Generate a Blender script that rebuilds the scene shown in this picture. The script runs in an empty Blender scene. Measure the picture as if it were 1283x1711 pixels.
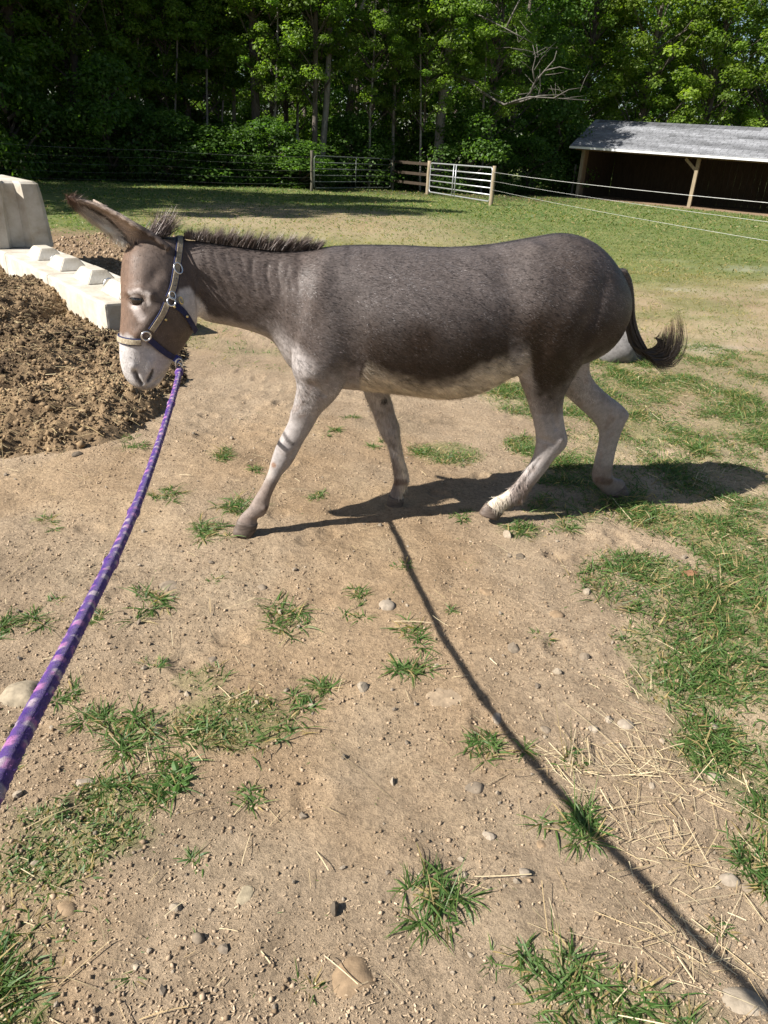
import bpy, bmesh, math
import numpy as np
from mathutils import Vector, Matrix
from mathutils.bvhtree import BVHTree

# ------------------------------------------------------------------ camera, sky, sun, exposure
SC = bpy.context.scene
COL = SC.collection
EYE = 1.5
FOC = 1186.0                      # focal length in photo pixels (1283 x 1711)
PITCH, ROLL = math.radians(26.8), math.radians(3.0)
SUN_AZ, SUN_EL = math.radians(26.0), math.radians(40.3)   # shadows fall towards (cos, sin)

_X = np.array([1., 0, 0]); _U = np.array([0, math.sin(PITCH), math.cos(PITCH)])
FW = np.array([0, math.cos(PITCH), -math.sin(PITCH)])
RT = math.cos(ROLL) * _X + math.sin(ROLL) * _U
UP = -math.sin(ROLL) * _X + math.cos(ROLL) * _U
CAMO = np.array([0, 0, EYE])

cam_d = bpy.data.cameras.new('camera')
cam_d.sensor_fit = 'HORIZONTAL'; cam_d.sensor_width = 36.0
cam_d.lens = FOC / 1283.0 * 36.0
cam_d.clip_start = 0.05; cam_d.clip_end = 800
cam = bpy.data.objects.new('camera', cam_d); COL.objects.link(cam)
cam.matrix_world = Matrix(((RT[0], UP[0], -FW[0], 0), (RT[1], UP[1], -FW[1], 0), (RT[2], UP[2], -FW[2], EYE), (0, 0, 0, 1)))
SC.camera = cam

world = bpy.data.worlds.new('World'); SC.world = world; world.use_nodes = True
wn = world.node_tree.nodes; wl = world.node_tree.links
sky = wn.new('ShaderNodeTexSky'); sky.sky_type = 'NISHITA'; sky.sun_disc = False
sky.sun_elevation = SUN_EL
sky.sun_rotation = math.atan2(-math.cos(SUN_AZ), -math.sin(SUN_AZ)) % (2 * math.pi)
wl.new(sky.outputs[0], wn['Background'].inputs[0]); wn['Background'].inputs[1].default_value = 0.05

SUNV = np.array([-math.cos(SUN_AZ) * math.cos(SUN_EL), -math.sin(SUN_AZ) * math.cos(SUN_EL), math.sin(SUN_EL)])
sun_d = bpy.data.lights.new('sun', 'SUN'); sun_d.energy = 5.0; sun_d.angle = math.radians(0.5); sun_d.color = (1.0, 0.955, 0.885)
sun = bpy.data.objects.new('sun', sun_d); COL.objects.link(sun)
sun.rotation_euler = Vector(-SUNV).to_track_quat('-Z', 'Y').to_euler()

SC.view_settings.view_transform = 'Standard'; SC.view_settings.look = 'None'
SC.view_settings.gamma = 1.0; SC.view_settings.use_curve_mapping = False
SC.view_settings.exposure = 1.13
SC.cycles.use_denoising = True
SC.cycles.max_bounces = 6; SC.cycles.diffuse_bounces = 3; SC.cycles.transmission_bounces = 4
SC.cycles.transparent_max_bounces = 4

# ------------------------------------------------------------------ survey helpers (photo pixel -> point in the place)
def ray(x, y): return FW + RT * (x - 641.5) / FOC - UP * (y - 855.5) / FOC
def gp(x, y, z=0.0):
    d = ray(x, y); return CAMO + d * ((z - EYE) / d[2])
def atY(x, y, Y):
    d = ray(x, y); return CAMO + d * (Y / d[1])
def onplane(x, y, p, n):
    d = ray(x, y); return CAMO + d * (np.dot(np.asarray(p) - CAMO, n) / np.dot(d, n))
def toimg(P):
    v = np.asarray(P) - CAMO; z = v @ FW
    return 641.5 + FOC * (v @ RT) / z, 855.5 - FOC * (v @ UP) / z, z
def ellipse_on_ground(x, y, rx, ry):
    c = gp(x, y); z = np.linalg.norm(c - CAMO)
    return c[0], c[1], rx * z / FOC, abs(gp(x, y - ry)[1] - gp(x, y + ry)[1]) / 2

# ------------------------------------------------------------------ noise
def _h(ix, iy, iz, seed):
    with np.errstate(over='ignore'):
        h = ix.astype(np.uint32) * np.uint32(374761393) + iy.astype(np.uint32) * np.uint32(668265263) + iz.astype(np.uint32) * np.uint32(2147483647 - 58) + np.uint32((seed * 974634777) & 0xffffffff)
        h = (h ^ (h >> np.uint32(13))) * np.uint32(1274126177)
        h = h ^ (h >> np.uint32(16))
    return h.astype(np.float64) / 4294967295.0
def vn(x, y, z=None, seed=0):
    x = np.asarray(x, float); y = np.asarray(y, float)
    z = np.zeros_like(x) if z is None else np.asarray(z, float)
    x0 = np.floor(x).astype(np.int64); y0 = np.floor(y).astype(np.int64); z0 = np.floor(z).astype(np.int64)
    fx, fy, fz = x - x0, y - y0, z - z0
    fx, fy, fz = (t * t * (3 - 2 * t) for t in (fx, fy, fz))
    r = 0
    for a in (0, 1):
        for b in (0, 1):
            for c in (0, 1):
                w = (fx if a else 1 - fx) * (fy if b else 1 - fy) * (fz if c else 1 - fz)
                r = r + w * _h(x0 + a, y0 + b, z0 + c, seed)
    return r * 2 - 1
def fbm(x, y, f, o=4, seed=0, z=None):
    r = 0; a = 1.0; t = 0
    for i in range(o):
        r = r + a * vn(x * f, y * f, None if z is None else z * f, seed + i * 17); t += a; a *= .5; f *= 2.03
    return r / t
def sstep(a, b, x):
    t = np.clip((np.asarray(x, float) - a) / (b - a), 0, 1); return t * t * (3 - 2 * t)
def unit(v):
    v = np.asarray(v, float); return v / np.maximum(np.linalg.norm(v, axis=-1, keepdims=True), 1e-9)

# ------------------------------------------------------------------ mesh helpers
def mesh_np(name, V, polys, col=None, smooth=False, mats=None, midx=None):
    """polys: (n,3) or (n,4) int array, or list of such arrays"""
    if not isinstance(polys, (list, tuple)): polys = [polys]
    V = np.asarray(V, np.float32)
    li = np.concatenate([np.asarray(p, np.int32).ravel() for p in polys])
    tot = np.concatenate([np.full(len(p), np.asarray(p).shape[1], np.int32) for p in polys])
    st = np.concatenate([[0], np.cumsum(tot)[:-1]]).astype(np.int32)
    me = bpy.data.meshes.new(name)
    me.vertices.add(len(V)); me.vertices.foreach_set('co', V.ravel())
    me.loops.add(len(li)); me.loops.foreach_set('vertex_index', li)
    me.polygons.add(len(tot)); me.polygons.foreach_set('loop_start', st)
    try: me.polygons.foreach_set('loop_total', tot)
    except Exception: pass
    me.polygons.foreach_set('use_smooth', np.full(len(tot), bool(smooth)))
    if midx is not None: me.polygons.foreach_set('material_index', np.asarray(midx, np.int32))
    me.update()
    if col is not None:
        c = np.ones((len(V), 4), np.float32); c[:, :3] = np.asarray(col)[:, :3]
        at = me.color_attributes.new('Col', 'FLOAT_COLOR', 'POINT'); at.data.foreach_set('color', c.ravel())
    for m in (mats or []): me.materials.append(m)
    return me
def link(name, me, parent=None, loc=(0, 0, 0), rotz=0):
    o = bpy.data.objects.new(name, me); COL.objects.link(o)
    o.location = loc; o.rotation_euler = (0, 0, rotz)
    if parent is not None: o.parent = parent
    return o
def tag(o, label=None, cat=None, group=None, kind=None):
    if label: o['label'] = label
    if cat: o['category'] = cat
    if group: o['group'] = group
    if kind: o['kind'] = kind
    return o
def empty(name, loc=(0, 0, 0), rotz=0):
    o = bpy.data.objects.new(name, None); COL.objects.link(o); o.location = loc; o.rotation_euler = (0, 0, rotz)
    o.empty_display_size = .1
    return o
class MB:
    """collects shapes into one mesh"""
    def __init__(s): s.v = []; s.q = []; s.t = []; s.n = 0; s.c = []
    def add(s, V, q=None, t=None, c=None):
        V = np.asarray(V, float)
        if q is not None and len(q): s.q.append(np.asarray(q, int) + s.n)
        if t is not None and len(t): s.t.append(np.asarray(t, int) + s.n)
        s.v.append(V); s.n += len(V)
        if c is not None: s.c.append(np.broadcast_to(np.asarray(c, float), (len(V), 3)))
        return s
    def box(s, lo, hi, M=None, c=None, jit=0):
        x0, y0, z0 = lo; x1, y1, z1 = hi
        V = np.array([(x0, y0, z0), (x1, y0, z0), (x1, y1, z0), (x0, y1, z0), (x0, y0, z1), (x1, y0, z1), (x1, y1, z1), (x0, y1, z1)])
        if M is not None: V = V @ np.asarray(M)[:3, :3].T + np.asarray(M)[:3, 3]
        return s.add(V, [(0, 3, 2, 1), (4, 5, 6, 7), (0, 1, 5, 4), (1, 2, 6, 5), (2, 3, 7, 6), (3, 0, 4, 7)], None, c)
    def beam(s, p, q, w, h, c=None, up=(0, 0, 1)):
        p = np.asarray(p, float); q = np.asarray(q, float); d = unit(q - p)
        a = unit(np.cross(d, up)); b = np.cross(a, d)
        V = [e + a * sa * w / 2 + b * sb * h / 2 for e in (p, q) for sa, sb in ((-1, -1), (1, -1), (1, 1), (-1, 1))]
        return s.add(V, [(0, 1, 2, 3), (7, 6, 5, 4), (0, 4, 5, 1), (1, 5, 6, 2), (2, 6, 7, 3), (3, 7, 4, 0)], None, c)
    def tube(s, P, R, n=8, c=None, caps=True):
        P = np.asarray(P, float); R = np.broadcast_to(np.asarray(R, float), (len(P),))
        T = unit(np.gradient(P, axis=0))
        ref = np.array([0, 0, 1.]) if abs(T[0][2]) < .9 else np.array([1., 0, 0])
        th = np.linspace(0, 2 * np.pi, n, endpoint=False); V = []
        a = unit(np.cross(T[0], ref))
        for i in range(len(P)):
            a = unit(a - T[i] * np.dot(a, T[i])); b = np.cross(T[i], a)
            V.append(P[i] + R[i] * (np.cos(th)[:, None] * a + np.sin(th)[:, None] * b))
        V = np.concatenate(V); k = len(P)
        q = [(i * n + j, i * n + (j + 1) % n, (i + 1) * n + (j + 1) % n, (i + 1) * n + j) for i in range(k - 1) for j in range(n)]
        t = []
        if caps:
            V = np.vstack([V, P[0], P[-1]])
            t = [(k * n, (j + 1) % n, j) for j in range(n)] + [(k * n + 1, (k - 1) * n + j, (k - 1) * n + (j + 1) % n) for j in range(n)]
        if c is not None and np.ndim(c) == 2:
            c = np.vstack([np.repeat(c, n, 0), c[:1], c[-1:]]) if caps else np.repeat(c, n, 0)
        return s.add(V, q, t, c)
    def loft(s, rings, c=None):
        k, n = len(rings), len(rings[0]); V = np.concatenate([np.asarray(r) for r in rings])
        q = [(i * n + j, i * n + (j + 1) % n, (i + 1) * n + (j + 1) % n, (i + 1) * n + j) for i in range(k - 1) for j in range(n)]
        V = np.vstack([V, np.mean(rings[0], 0), np.mean(rings[-1], 0)])
        t = [(k * n, (j + 1) % n, j) for j in range(n)] + [(k * n + 1, (k - 1) * n + j, (k - 1) * n + (j + 1) % n) for j in range(n)]
        return s.add(V, q, t, c)
    def ellipsoid(s, ce, ax, nu=14, nv=9):
        ce = np.asarray(ce, float); ax = np.asarray(ax, float)  # ax rows = semi axes
        rings = []
        for v in np.linspace(-np.pi / 2 + .12, np.pi / 2 - .12, nv):
            rings.append([ce + ax[0] * math.cos(u) * math.cos(v) + ax[1] * math.sin(u) * math.cos(v) + ax[2] * math.sin(v) for u in np.linspace(0, 2 * np.pi, nu, endpoint=False)])
        return s.loft(rings)
    def mesh(s, name, mat=None, smooth=False):
        P = ([np.concatenate(s.q)] if s.q else []) + ([np.concatenate(s.t)] if s.t else [])
        return mesh_np(name, np.concatenate(s.v), P, np.concatenate(s.c) if s.c else None, smooth, [mat] if mat else None)
    def build(s, name, mat, parent=None, smooth=False, loc=(0, 0, 0), rotz=0):
        return link(name, s.mesh(name, mat, smooth), parent, loc, rotz)

# ------------------------------------------------------------------ material helpers
def new_mat(name):
    m = bpy.data.materials.new(name); m.use_nodes = True
    nt = m.node_tree; b = nt.nodes['Principled BSDF']
    return m, nt, b
def N(nt, t, **kw):
    n = nt.nodes.new(t)
    for k, v in kw.items(): setattr(n, k, v)
    return n
def noise(nt, scale, detail=4, rough=.6, coord=None, dist=0):
    n = N(nt, 'ShaderNodeTexNoise'); n.inputs['Scale'].default_value = scale; n.inputs['Detail'].default_value = detail
    n.inputs['Roughness'].default_value = rough; n.inputs['Distortion'].default_value = dist
    if coord is not None: nt.links.new(coord, n.inputs['Vector'])
    return n.outputs['Fac']
def ramp(nt, fac, stops):
    r = N(nt, 'ShaderNodeValToRGB'); e = r.color_ramp.elements
    while len(e) < len(stops): e.new(.5)
    for i, (p, c) in enumerate(stops):
        e[i].position = p; e[i].color = (*c, 1) if len(c) == 3 else c
    nt.links.new(fac, r.inputs[0]); return r.outputs[0]
def mixc(nt, fac, a, b, mode='MIX'):
    m = N(nt, 'ShaderNodeMix', data_type='RGBA', blend_type=mode)
    for i, v in ((0, fac), (6, a), (7, b)):
        if isinstance(v, (int, float)): m.inputs[i].default_value = v
        elif isinstance(v, tuple): m.inputs[i].default_value = (*v, 1)
        else: nt.links.new(v, m.inputs[i])
    return m.outputs[2]
def bump(nt, b, h, strength, dist):
    n = N(nt, 'ShaderNodeBump'); n.inputs['Strength'].default_value = strength; n.inputs['Distance'].default_value = dist
    nt.links.new(h, n.inputs['Height']); nt.links.new(n.outputs[0], b.inputs['Normal']); return n
def objc(nt): return N(nt, 'ShaderNodeTexCoord').outputs['Object']
def mat_col(name, rough=.7, spec=.3, var=.25, vscale=30, bscale=0, bdist=.002, translucent=0, metal=0, sheen=0):
    """colour comes from the pieces' own Col attribute, with fine mottling"""
    m, nt, b = new_mat(name)
    a = N(nt, 'ShaderNodeAttribute', attribute_name='Col').outputs['Color']
    if var:
        f = noise(nt, vscale, 4, .65, objc(nt))
        f = ramp(nt, f, [(.3, (1 - var,) * 3), (.7, (1 + var * .6,) * 3)])
        a = mixc(nt, 1.0, a, f, 'MULTIPLY')
    nt.links.new(a, b.inputs['Base Color']); b.inputs['Roughness'].default_value = rough
    b.inputs['Specular IOR Level'].default_value = spec; b.inputs['Metallic'].default_value = metal
    if sheen: b.inputs['Sheen Weight'].default_value = sheen; b.inputs['Sheen Roughness'].default_value = .4
    if bscale: bump(nt, b, noise(nt, bscale, 5, .65, objc(nt)), .7, bdist)
    if translucent:
        t = N(nt, 'ShaderNodeBsdfTranslucent'); mx = N(nt, 'ShaderNodeMixShader'); mx.inputs[0].default_value = translucent
        tc = mixc(nt, 1.0, a, (1.75, 1.95, .6), 'MULTIPLY'); nt.links.new(tc, t.inputs[0])
        nt.links.new(b.outputs[0], mx.inputs[1]); nt.links.new(t.outputs[0], mx.inputs[2])
        nt.links.new(mx.outputs[0], nt.nodes['Material Output'].inputs[0])
    return m
def mat_noise(name, stops, scale=6, detail=6, rough=.85, spec=.25, bscale=40, bdist=.004, bstr=.8, stretch=None, metal=0):
    m, nt, b = new_mat(name); co = objc(nt)
    if stretch:
        mp = N(nt, 'ShaderNodeMapping'); mp.inputs['Scale'].default_value = stretch; nt.links.new(co, mp.inputs[0]); co = mp.outputs[0]
    c = ramp(nt, noise(nt, scale, detail, .65, co), stops)
    nt.links.new(c, b.inputs['Base Color']); b.inputs['Roughness'].default_value = rough
    b.inputs['Specular IOR Level'].default_value = spec; b.inputs['Metallic'].default_value = metal
    if bscale: bump(nt, b, noise(nt, bscale, 6, .7, co), bstr, bdist)
    return m

M_LEAF = mat_col('leaf', .5, .35, .12, 4, translucent=.5)
M_GRASS = mat_col('grass', .5, .35, .12, 20, translucent=.38)
M_BARK = mat_noise('bark', [(.25, (.05, .042, .035)), (.55, (.12, .10, .085)), (.8, (.19, .17, .15))], 5, 6, .9, .2, 14, .03, 1, (3, 3, .6))
M_BARK_PALE = mat_noise('pale_bark', [(.25, (.13, .11, .095)), (.55, (.27, .245, .22)), (.8, (.40, .37, .34))], 5, 6, .9, .2, 14, .03, 1, (3, 3, .6))
M_DEADWOOD = mat_noise('dead_wood', [(.25, (.22, .20, .18)), (.6, (.42, .39, .36)), (.8, (.55, .52, .48))], 6, 6, .9, .2, 20, .02, .8, (2, 2, .5))
M_CONC = mat_noise('concrete', [(.25, (.20, .165, .12)), (.40, (.38, .335, .265)), (.55, (.47, .43, .365)), (.75, (.56, .53, .47))], 4.0, 12, .9, .25, 55, .006, .6)
M_WOOD = mat_noise('weathered_wood', [(.25, (.10, .07, .045)), (.55, (.22, .16, .105)), (.8, (.32, .25, .18))], 4, 6, .85, .25, 20, .004, .7, (8, 8, .7))
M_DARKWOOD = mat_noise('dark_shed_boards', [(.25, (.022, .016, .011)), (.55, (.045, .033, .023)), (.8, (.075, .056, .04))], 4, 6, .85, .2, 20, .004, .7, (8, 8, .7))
M_POST = mat_noise('post_wood', [(.25, (.13, .10, .065)), (.55, (.26, .21, .14)), (.8, (.36, .30, .21))], 4, 6, .85, .25, 20, .004, .7, (8, 8, .7))
M_GALV = mat_noise('galvanised_tube', [(.3, (.33, .34, .35)), (.7, (.48, .49, .50))], 9, 4, .42, .5, 0, metal=.55)
M_WIRE = mat_noise('fence_wire', [(.3, (.40, .40, .38)), (.7, (.60, .60, .58))], 9, 3, .5, .5, 0)
M_FASCIA = mat_noise('white_fascia', [(.3, (.60, .61, .62)), (.7, (.80, .80, .80))], 3, 5, .6, .3, 0)
M_STONE = mat_col('stone', .85, .25, .35, 35, 90, .0025)
M_SOILBIT = mat_col('soil_bits', .95, .1, .3, 60)
M_STRAW = mat_col('straw', .6, .3, .2, 40)
M_SHINGLE = mat_col('shingle', .9, .2, .3, 6, 120, .004)
M_HOOF = mat_noise('hoof', [(.3, (.055, .04, .032)), (.7, (.15, .115, .092))], 18, 5, .6, .35, 60, .002, .6, (1, 1, 4))
M_COAT = mat_col('coat', .55, .22, .22, 55)
M_FUR = mat_col('fur', .42, .32, 0)
M_HAIR = mat_col('long_hair', .45, .45, 0)
M_STEEL = mat_noise('steel', [(.3, (.55, .54, .52)), (.7, (.75, .74, .72))], 30, 3, .25, .5, 0, metal=.9)
M_BRASS = mat_noise('brass', [(.3, (.55, .42, .18)), (.7, (.72, .58, .28))], 30, 3, .3, .5, 0, metal=.8)

# ------------------------------------------------------------------ where grass, dry grass and bare soil lie (photo survey -> ground ellipses)
# (x, y, rx, ry, green density 0..1)
GREEN_PX = [
 (1090,980,110,55,.85),(1240,1030,75,60,.8),(1116,1085,75,45,.75),(1141,1145,80,45,.7),(1245,1130,75,60,.65),(1220,1255,85,65,.75),(1265,1330,50,50,.55),
 (1100,800,150,60,.95),(1180,850,140,55,.95),(1240,910,90,60,.9),(1060,660,110,60,.8),(1180,690,140,70,.8),(1250,760,90,60,.7),(1100,730,140,50,.85),(1030,600,55,30,.9),(1165,585,60,25,.75),
 (880,668,70,26,.8),(960,700,70,40,.7),(885,745,38,18,.75),(745,757,58,20,.85),(960,790,70,30,.8),(940,850,60,22,.5),(870,885,40,16,.5),(1280,620,60,30,.4),
 (130,1390,105,40,.95),(70,1440,90,50,.95),(30,1585,70,80,.95),(10,1680,60,50,.95),(170,1345,60,30,.5),
 (389,1205,95,48,.85),(335,1135,40,25,.5),(1050,1690,120,50,.8),(940,1625,65,40,.6),(1265,1440,30,50,.5),
 (100,1395,120,48,1.7),(45,1460,85,60,1.7),(25,1590,62,80,1.7),(10,1690,60,45,1.7),(200,1330,60,30,1.0),(1180,545,150,22,.35),(1120,480,160,22,.25),(1240,560,70,20,.3)]
GREEN = np.array([(*ellipse_on_ground(a, b, c, d), e) for a, b, c, d, e in GREEN_PX])
def green_near(x, y):
    g = np.zeros_like(x)
    for cx, cy, rx, ry, w in GREEN:
        d = ((x - cx) / rx) ** 2 + ((y - cy) / ry) ** 2
        g = np.maximum(g, w * sstep(1.5, .45, d))
    return g * np.clip(.9 + 1.6 * fbm(x, y, 2.1, 3, 7), .15, 1.15)
def green_far(x, y):
    """pasture beyond the donkey"""
    n = fbm(x, y, .35, 4, 5)
    g = np.maximum(sstep(8.0, 12.0, y + n * 2.6 - np.clip(x, -6, 8) * .1), .55 * sstep(.05, .35, fbm(x, y, 1.1, 4, 6)) * sstep(4.6, 6, y))
    g = g * (1 - .75 * sstep(5.5, 2.0, np.abs(y - 17.5 + x * .3)) * sstep(4, -1, x) * sstep(-7, -4, x))   # dry strip on the left
    return np.clip(g, 0, 1)
def dryness(x, y):
    n = fbm(x, y, .9, 4, 9)
    d = sstep(5.5, 8, y + n * 1.2) * sstep(19, 13, y + n * 3) * sstep(-4.8, -3.2, x + n * .6)
    return np.clip(d * (.42 + .6 * n), 0, 1)
PILE = gp(120, 620)[:2]
def in_yard(x, y):      # brown trodden strip behind the concrete blocks
    return sstep(-2.2, -3.2, x + .15 * (y - 9)) * sstep(14.2, 12.2, y) * sstep(5, 7, y)
_hp = np.random.default_rng(44); HOOFP = np.stack([_hp.uniform(-1.7, 1.9, 60), _hp.uniform(.8, 5.2, 60), _hp.uniform(0, 6.28, 60), _hp.uniform(.5, 1.0, 60)], 1)
def gh(x, y):
    """height of the ground"""
    x = np.asarray(x, float); y = np.asarray(y, float)
    near = sstep(14, 5, y)
    h = .016 * fbm(x, y, .8, 3, 1) + near * (.014 * fbm(x, y, 3.1, 3, 2) + .011 * fbm(x, y, 9, 3, 3) * (.6 + .8 * np.clip(fbm(x, y, 1.1, 2, 12) + .3, 0, 1)) + .0085 * np.abs(fbm(x, y, 30, 2, 4)) * np.clip(.55 + 1.2 * fbm(x, y, 1.7, 2, 13), .1, 1.3))
    for hx_, hy_, ha, hd in HOOFP:
        m_ = (np.abs(x - hx_) < .14) & (np.abs(y - hy_) < .14)
        if m_.any():
            u_ = ((x[m_] - hx_) * math.cos(ha) + (y[m_] - hy_) * math.sin(ha)) / 1.2; v_ = -(x[m_] - hx_) * math.sin(ha) + (y[m_] - hy_) * math.cos(ha); r_ = np.hypot(u_, v_)
            h[m_] = h[m_] + hd * (-.013 * sstep(.052, .036, r_) + .006 * np.exp(-((r_ - .062) / .014) ** 2))
    h = h - .022 * np.clip(x - 9, 0, 9) * sstep(26, 31, y)
    h = h + .05 * fbm(x, y, .15, 2, 8) * sstep(8, 16, y)
    return h
def ghs(x, y): return float(gh(np.array([x]), np.array([y]))[0])

def graded(a, b, fa, fb, step, grow, smax):
    mid = np.arange(fa, fb + step / 2, step); out = [mid]
    for sgn, end, st in ((1, b, mid[-1]), (-1, a, mid[0])):
        p, s, l = st, step, []
        while (p < end if sgn > 0 else p > end):
            s = min(s * grow, smax); p += sgn * s; l.append(p)
        out.insert(0 if sgn < 0 else len(out), np.array(l[::-1] if sgn < 0 else l))
    return np.concatenate(out)
gx = graded(-260, 260, -2.0, 2.0, .0135, 1.085, 30); gy = graded(-60, 420, .6, 4.2, .0125, 1.045, 30)
X, Y = np.meshgrid(gx, gy); xs, ys = X.ravel(), Y.ravel(); zs = gh(xs, ys)
nx, ny = len(gx), len(gy)
i = np.arange((ny - 1) * nx).reshape(ny - 1, nx)[:, :-1].ravel()
quads = np.stack([i, i + 1, i + nx + 1, i + nx], 1)
big = fbm(xs, ys, .55, 4, 21); med = fbm(xs, ys, 3.5, 4, 22); fin = fbm(xs, ys, 22, 3, 23)
def lerp(a, b, t): return a + (b - a) * t[:, None]
soil = lerp(np.array([[.240, .174, .110]]), np.array([[.415, .318, .220]]), np.clip(.55 + .5 * big + .35 * med + .25 * fin, 0, 1))
orange = sstep(.05, .5, fbm(xs, ys, 1.3, 4, 25))
soil = lerp(soil, soil * np.array([[1.06, .98, .87]]), orange * .6)
damp = sstep(.32, .62, fbm(xs, ys, 2.6, 4, 26)); soil = lerp(soil, soil * .72, damp * .7)
g = np.clip(np.maximum(green_near(xs, ys) * sstep(14, 9, ys), green_far(xs, ys)) + .12 * med, 0, 1)
gc = lerp(np.array([[.070, .118, .026]]), np.array([[.165, .192, .056]]), np.clip(.5 + .6 * med + .3 * fin, 0, 1))
dr = dryness(xs, ys); dc = lerp(np.array([[.30, .225, .115]]), np.array([[.40, .33, .19]]), np.clip(.5 + .8 * med, 0, 1))
yard = in_yard(xs, ys)
colr = lerp(soil, dc, dr * .8); colr = lerp(colr, gc, g * np.where(ys < 8, .5, .88) * (1 - yard))
colr = lerp(colr, np.array([[.20, .135, .08]]) * (1 + .5 * med[:, None]), yard * .85)
u_s = np.array([.82, -.57]); v_s = np.array([.57, .82]); A_s = np.array([8.887, 39.484])
ss = (xs - A_s[0]) * u_s[0] + (ys - A_s[1]) * u_s[1]; tt = (xs - A_s[0]) * v_s[0] + (ys - A_s[1]) * v_s[1]
shedfloor = sstep(-1.0, .2, ss + med * .8) * sstep(-2.6, -1.2, tt + med * .7) * sstep(6, 4.5, tt)
colr = lerp(colr, np.array([[.27, .19, .125]]) * (1 + .4 * med[:, None]), shedfloor)
pale = sstep(.30, .55, fbm(xs, ys * 2.2, .5, 4, 28)) * sstep(5.5, 8, ys) * sstep(15, 11, ys) * sstep(1, 3, xs)
colr = lerp(colr, np.array([[.46, .42, .37]]), pale * .75)
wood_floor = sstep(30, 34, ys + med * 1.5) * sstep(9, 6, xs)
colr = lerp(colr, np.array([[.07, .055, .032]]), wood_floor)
m, nt, b = new_mat('ground_soil')
a = N(nt, 'ShaderNodeAttribute', attribute_name='Col').outputs['Color']; co = objc(nt)
n1 = noise(nt, 60, 6, .7, co); n2 = noise(nt, 260, 4, .7, co)
f1 = ramp(nt, n1, [(.28, (.60,) * 3), (.5, (.98,) * 3), (.72, (1.25,) * 3)])
f2 = ramp(nt, n2, [(.30, (.72,) * 3), (.52, (1.0,) * 3), (.70, (1.3, 1.27, 1.2))])
c1 = mixc(nt, 1.0, a, f1, 'MULTIPLY'); c2 = mixc(nt, .9, c1, f2, 'MULTIPLY')
nt.links.new(c2, b.inputs['Base Color']); b.inputs['Roughness'].default_value = .95; b.inputs['Specular IOR Level'].default_value = .12
b1 = bump(nt, b, n1, 1.0, .015)
b2 = N(nt, 'ShaderNodeBump'); b2.inputs['Strength'].default_value = .8; b2.inputs['Distance'].default_value = .0045
nt.links.new(n2, b2.inputs['Height']); nt.links.new(b1.outputs[0], b2.inputs['Normal']); nt.links.new(b2.outputs[0], b.inputs['Normal'])
M_GROUND = m
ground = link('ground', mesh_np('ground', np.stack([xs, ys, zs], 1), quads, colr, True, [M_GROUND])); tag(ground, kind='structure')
del X, Y, soil, gc, dc

RNG = np.random.default_rng(7)
# ------------------------------------------------------------------ small scattered pieces
_ico = None
def ico(sub):
    bm = bmesh.new(); bmesh.ops.create_icosphere(bm, subdivisions=sub, radius=1)
    V = np.array([v.co[:] for v in bm.verts]); T = np.array([[v.index for v in f.verts] for f in bm.faces]); bm.free(); return V, T
CRUMB = (np.array([(1, 0, 0), (-1, 0, 0), (0, 1, 0), (0, -1, 0), (0, 0, 1), (0, 0, -1)], float), np.array([(0, 2, 4), (2, 1, 4), (1, 3, 4), (3, 0, 4), (2, 0, 5), (1, 2, 5), (3, 1, 5), (0, 3, 5)]))
ICO1 = ico(1); ICO2 = ico(2); ICO3 = ico(3)
def rotmats(rng, n, tilt=1.0):
    a = rng.uniform(0, 2 * np.pi, n); ax = rng.normal(size=(n, 3)); ax = unit(ax); th = rng.uniform(0, np.pi, n) * tilt
    K = np.zeros((n, 3, 3)); K[:, 0, 1] = -ax[:, 2]; K[:, 0, 2] = ax[:, 1]; K[:, 1, 0] = ax[:, 2]; K[:, 1, 2] = -ax[:, 0]; K[:, 2, 0] = -ax[:, 1]; K[:, 2, 1] = ax[:, 0]
    R = np.eye(3) + np.sin(th)[:, None, None] * K + (1 - np.cos(th))[:, None, None] * (K @ K)
    Z = np.zeros((n, 3, 3)); Z[:, 0, 0] = np.cos(a); Z[:, 0, 1] = -np.sin(a); Z[:, 1, 0] = np.sin(a); Z[:, 1, 1] = np.cos(a); Z[:, 2, 2] = 1
    return R @ Z
def scatter_shape(P, S, base, rng, cols, jitter=.25, tilt=1.0):
    """copies of a small shape (V,T) at P with per-axis sizes S"""
    V, T = base; n = len(P)
    W = V[None] * (1 + rng.uniform(-jitter, jitter, (n, len(V), 1))) * S[:, None, :]
    W = np.einsum('nij,nkj->nki', rotmats(rng, n, tilt), W) + P[:, None]
    return W.reshape(-1, 3), (T[None] + (np.arange(n) * len(V))[:, None, None]).reshape(-1, T.shape[1]), np.repeat(cols, len(V), 0)
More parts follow.
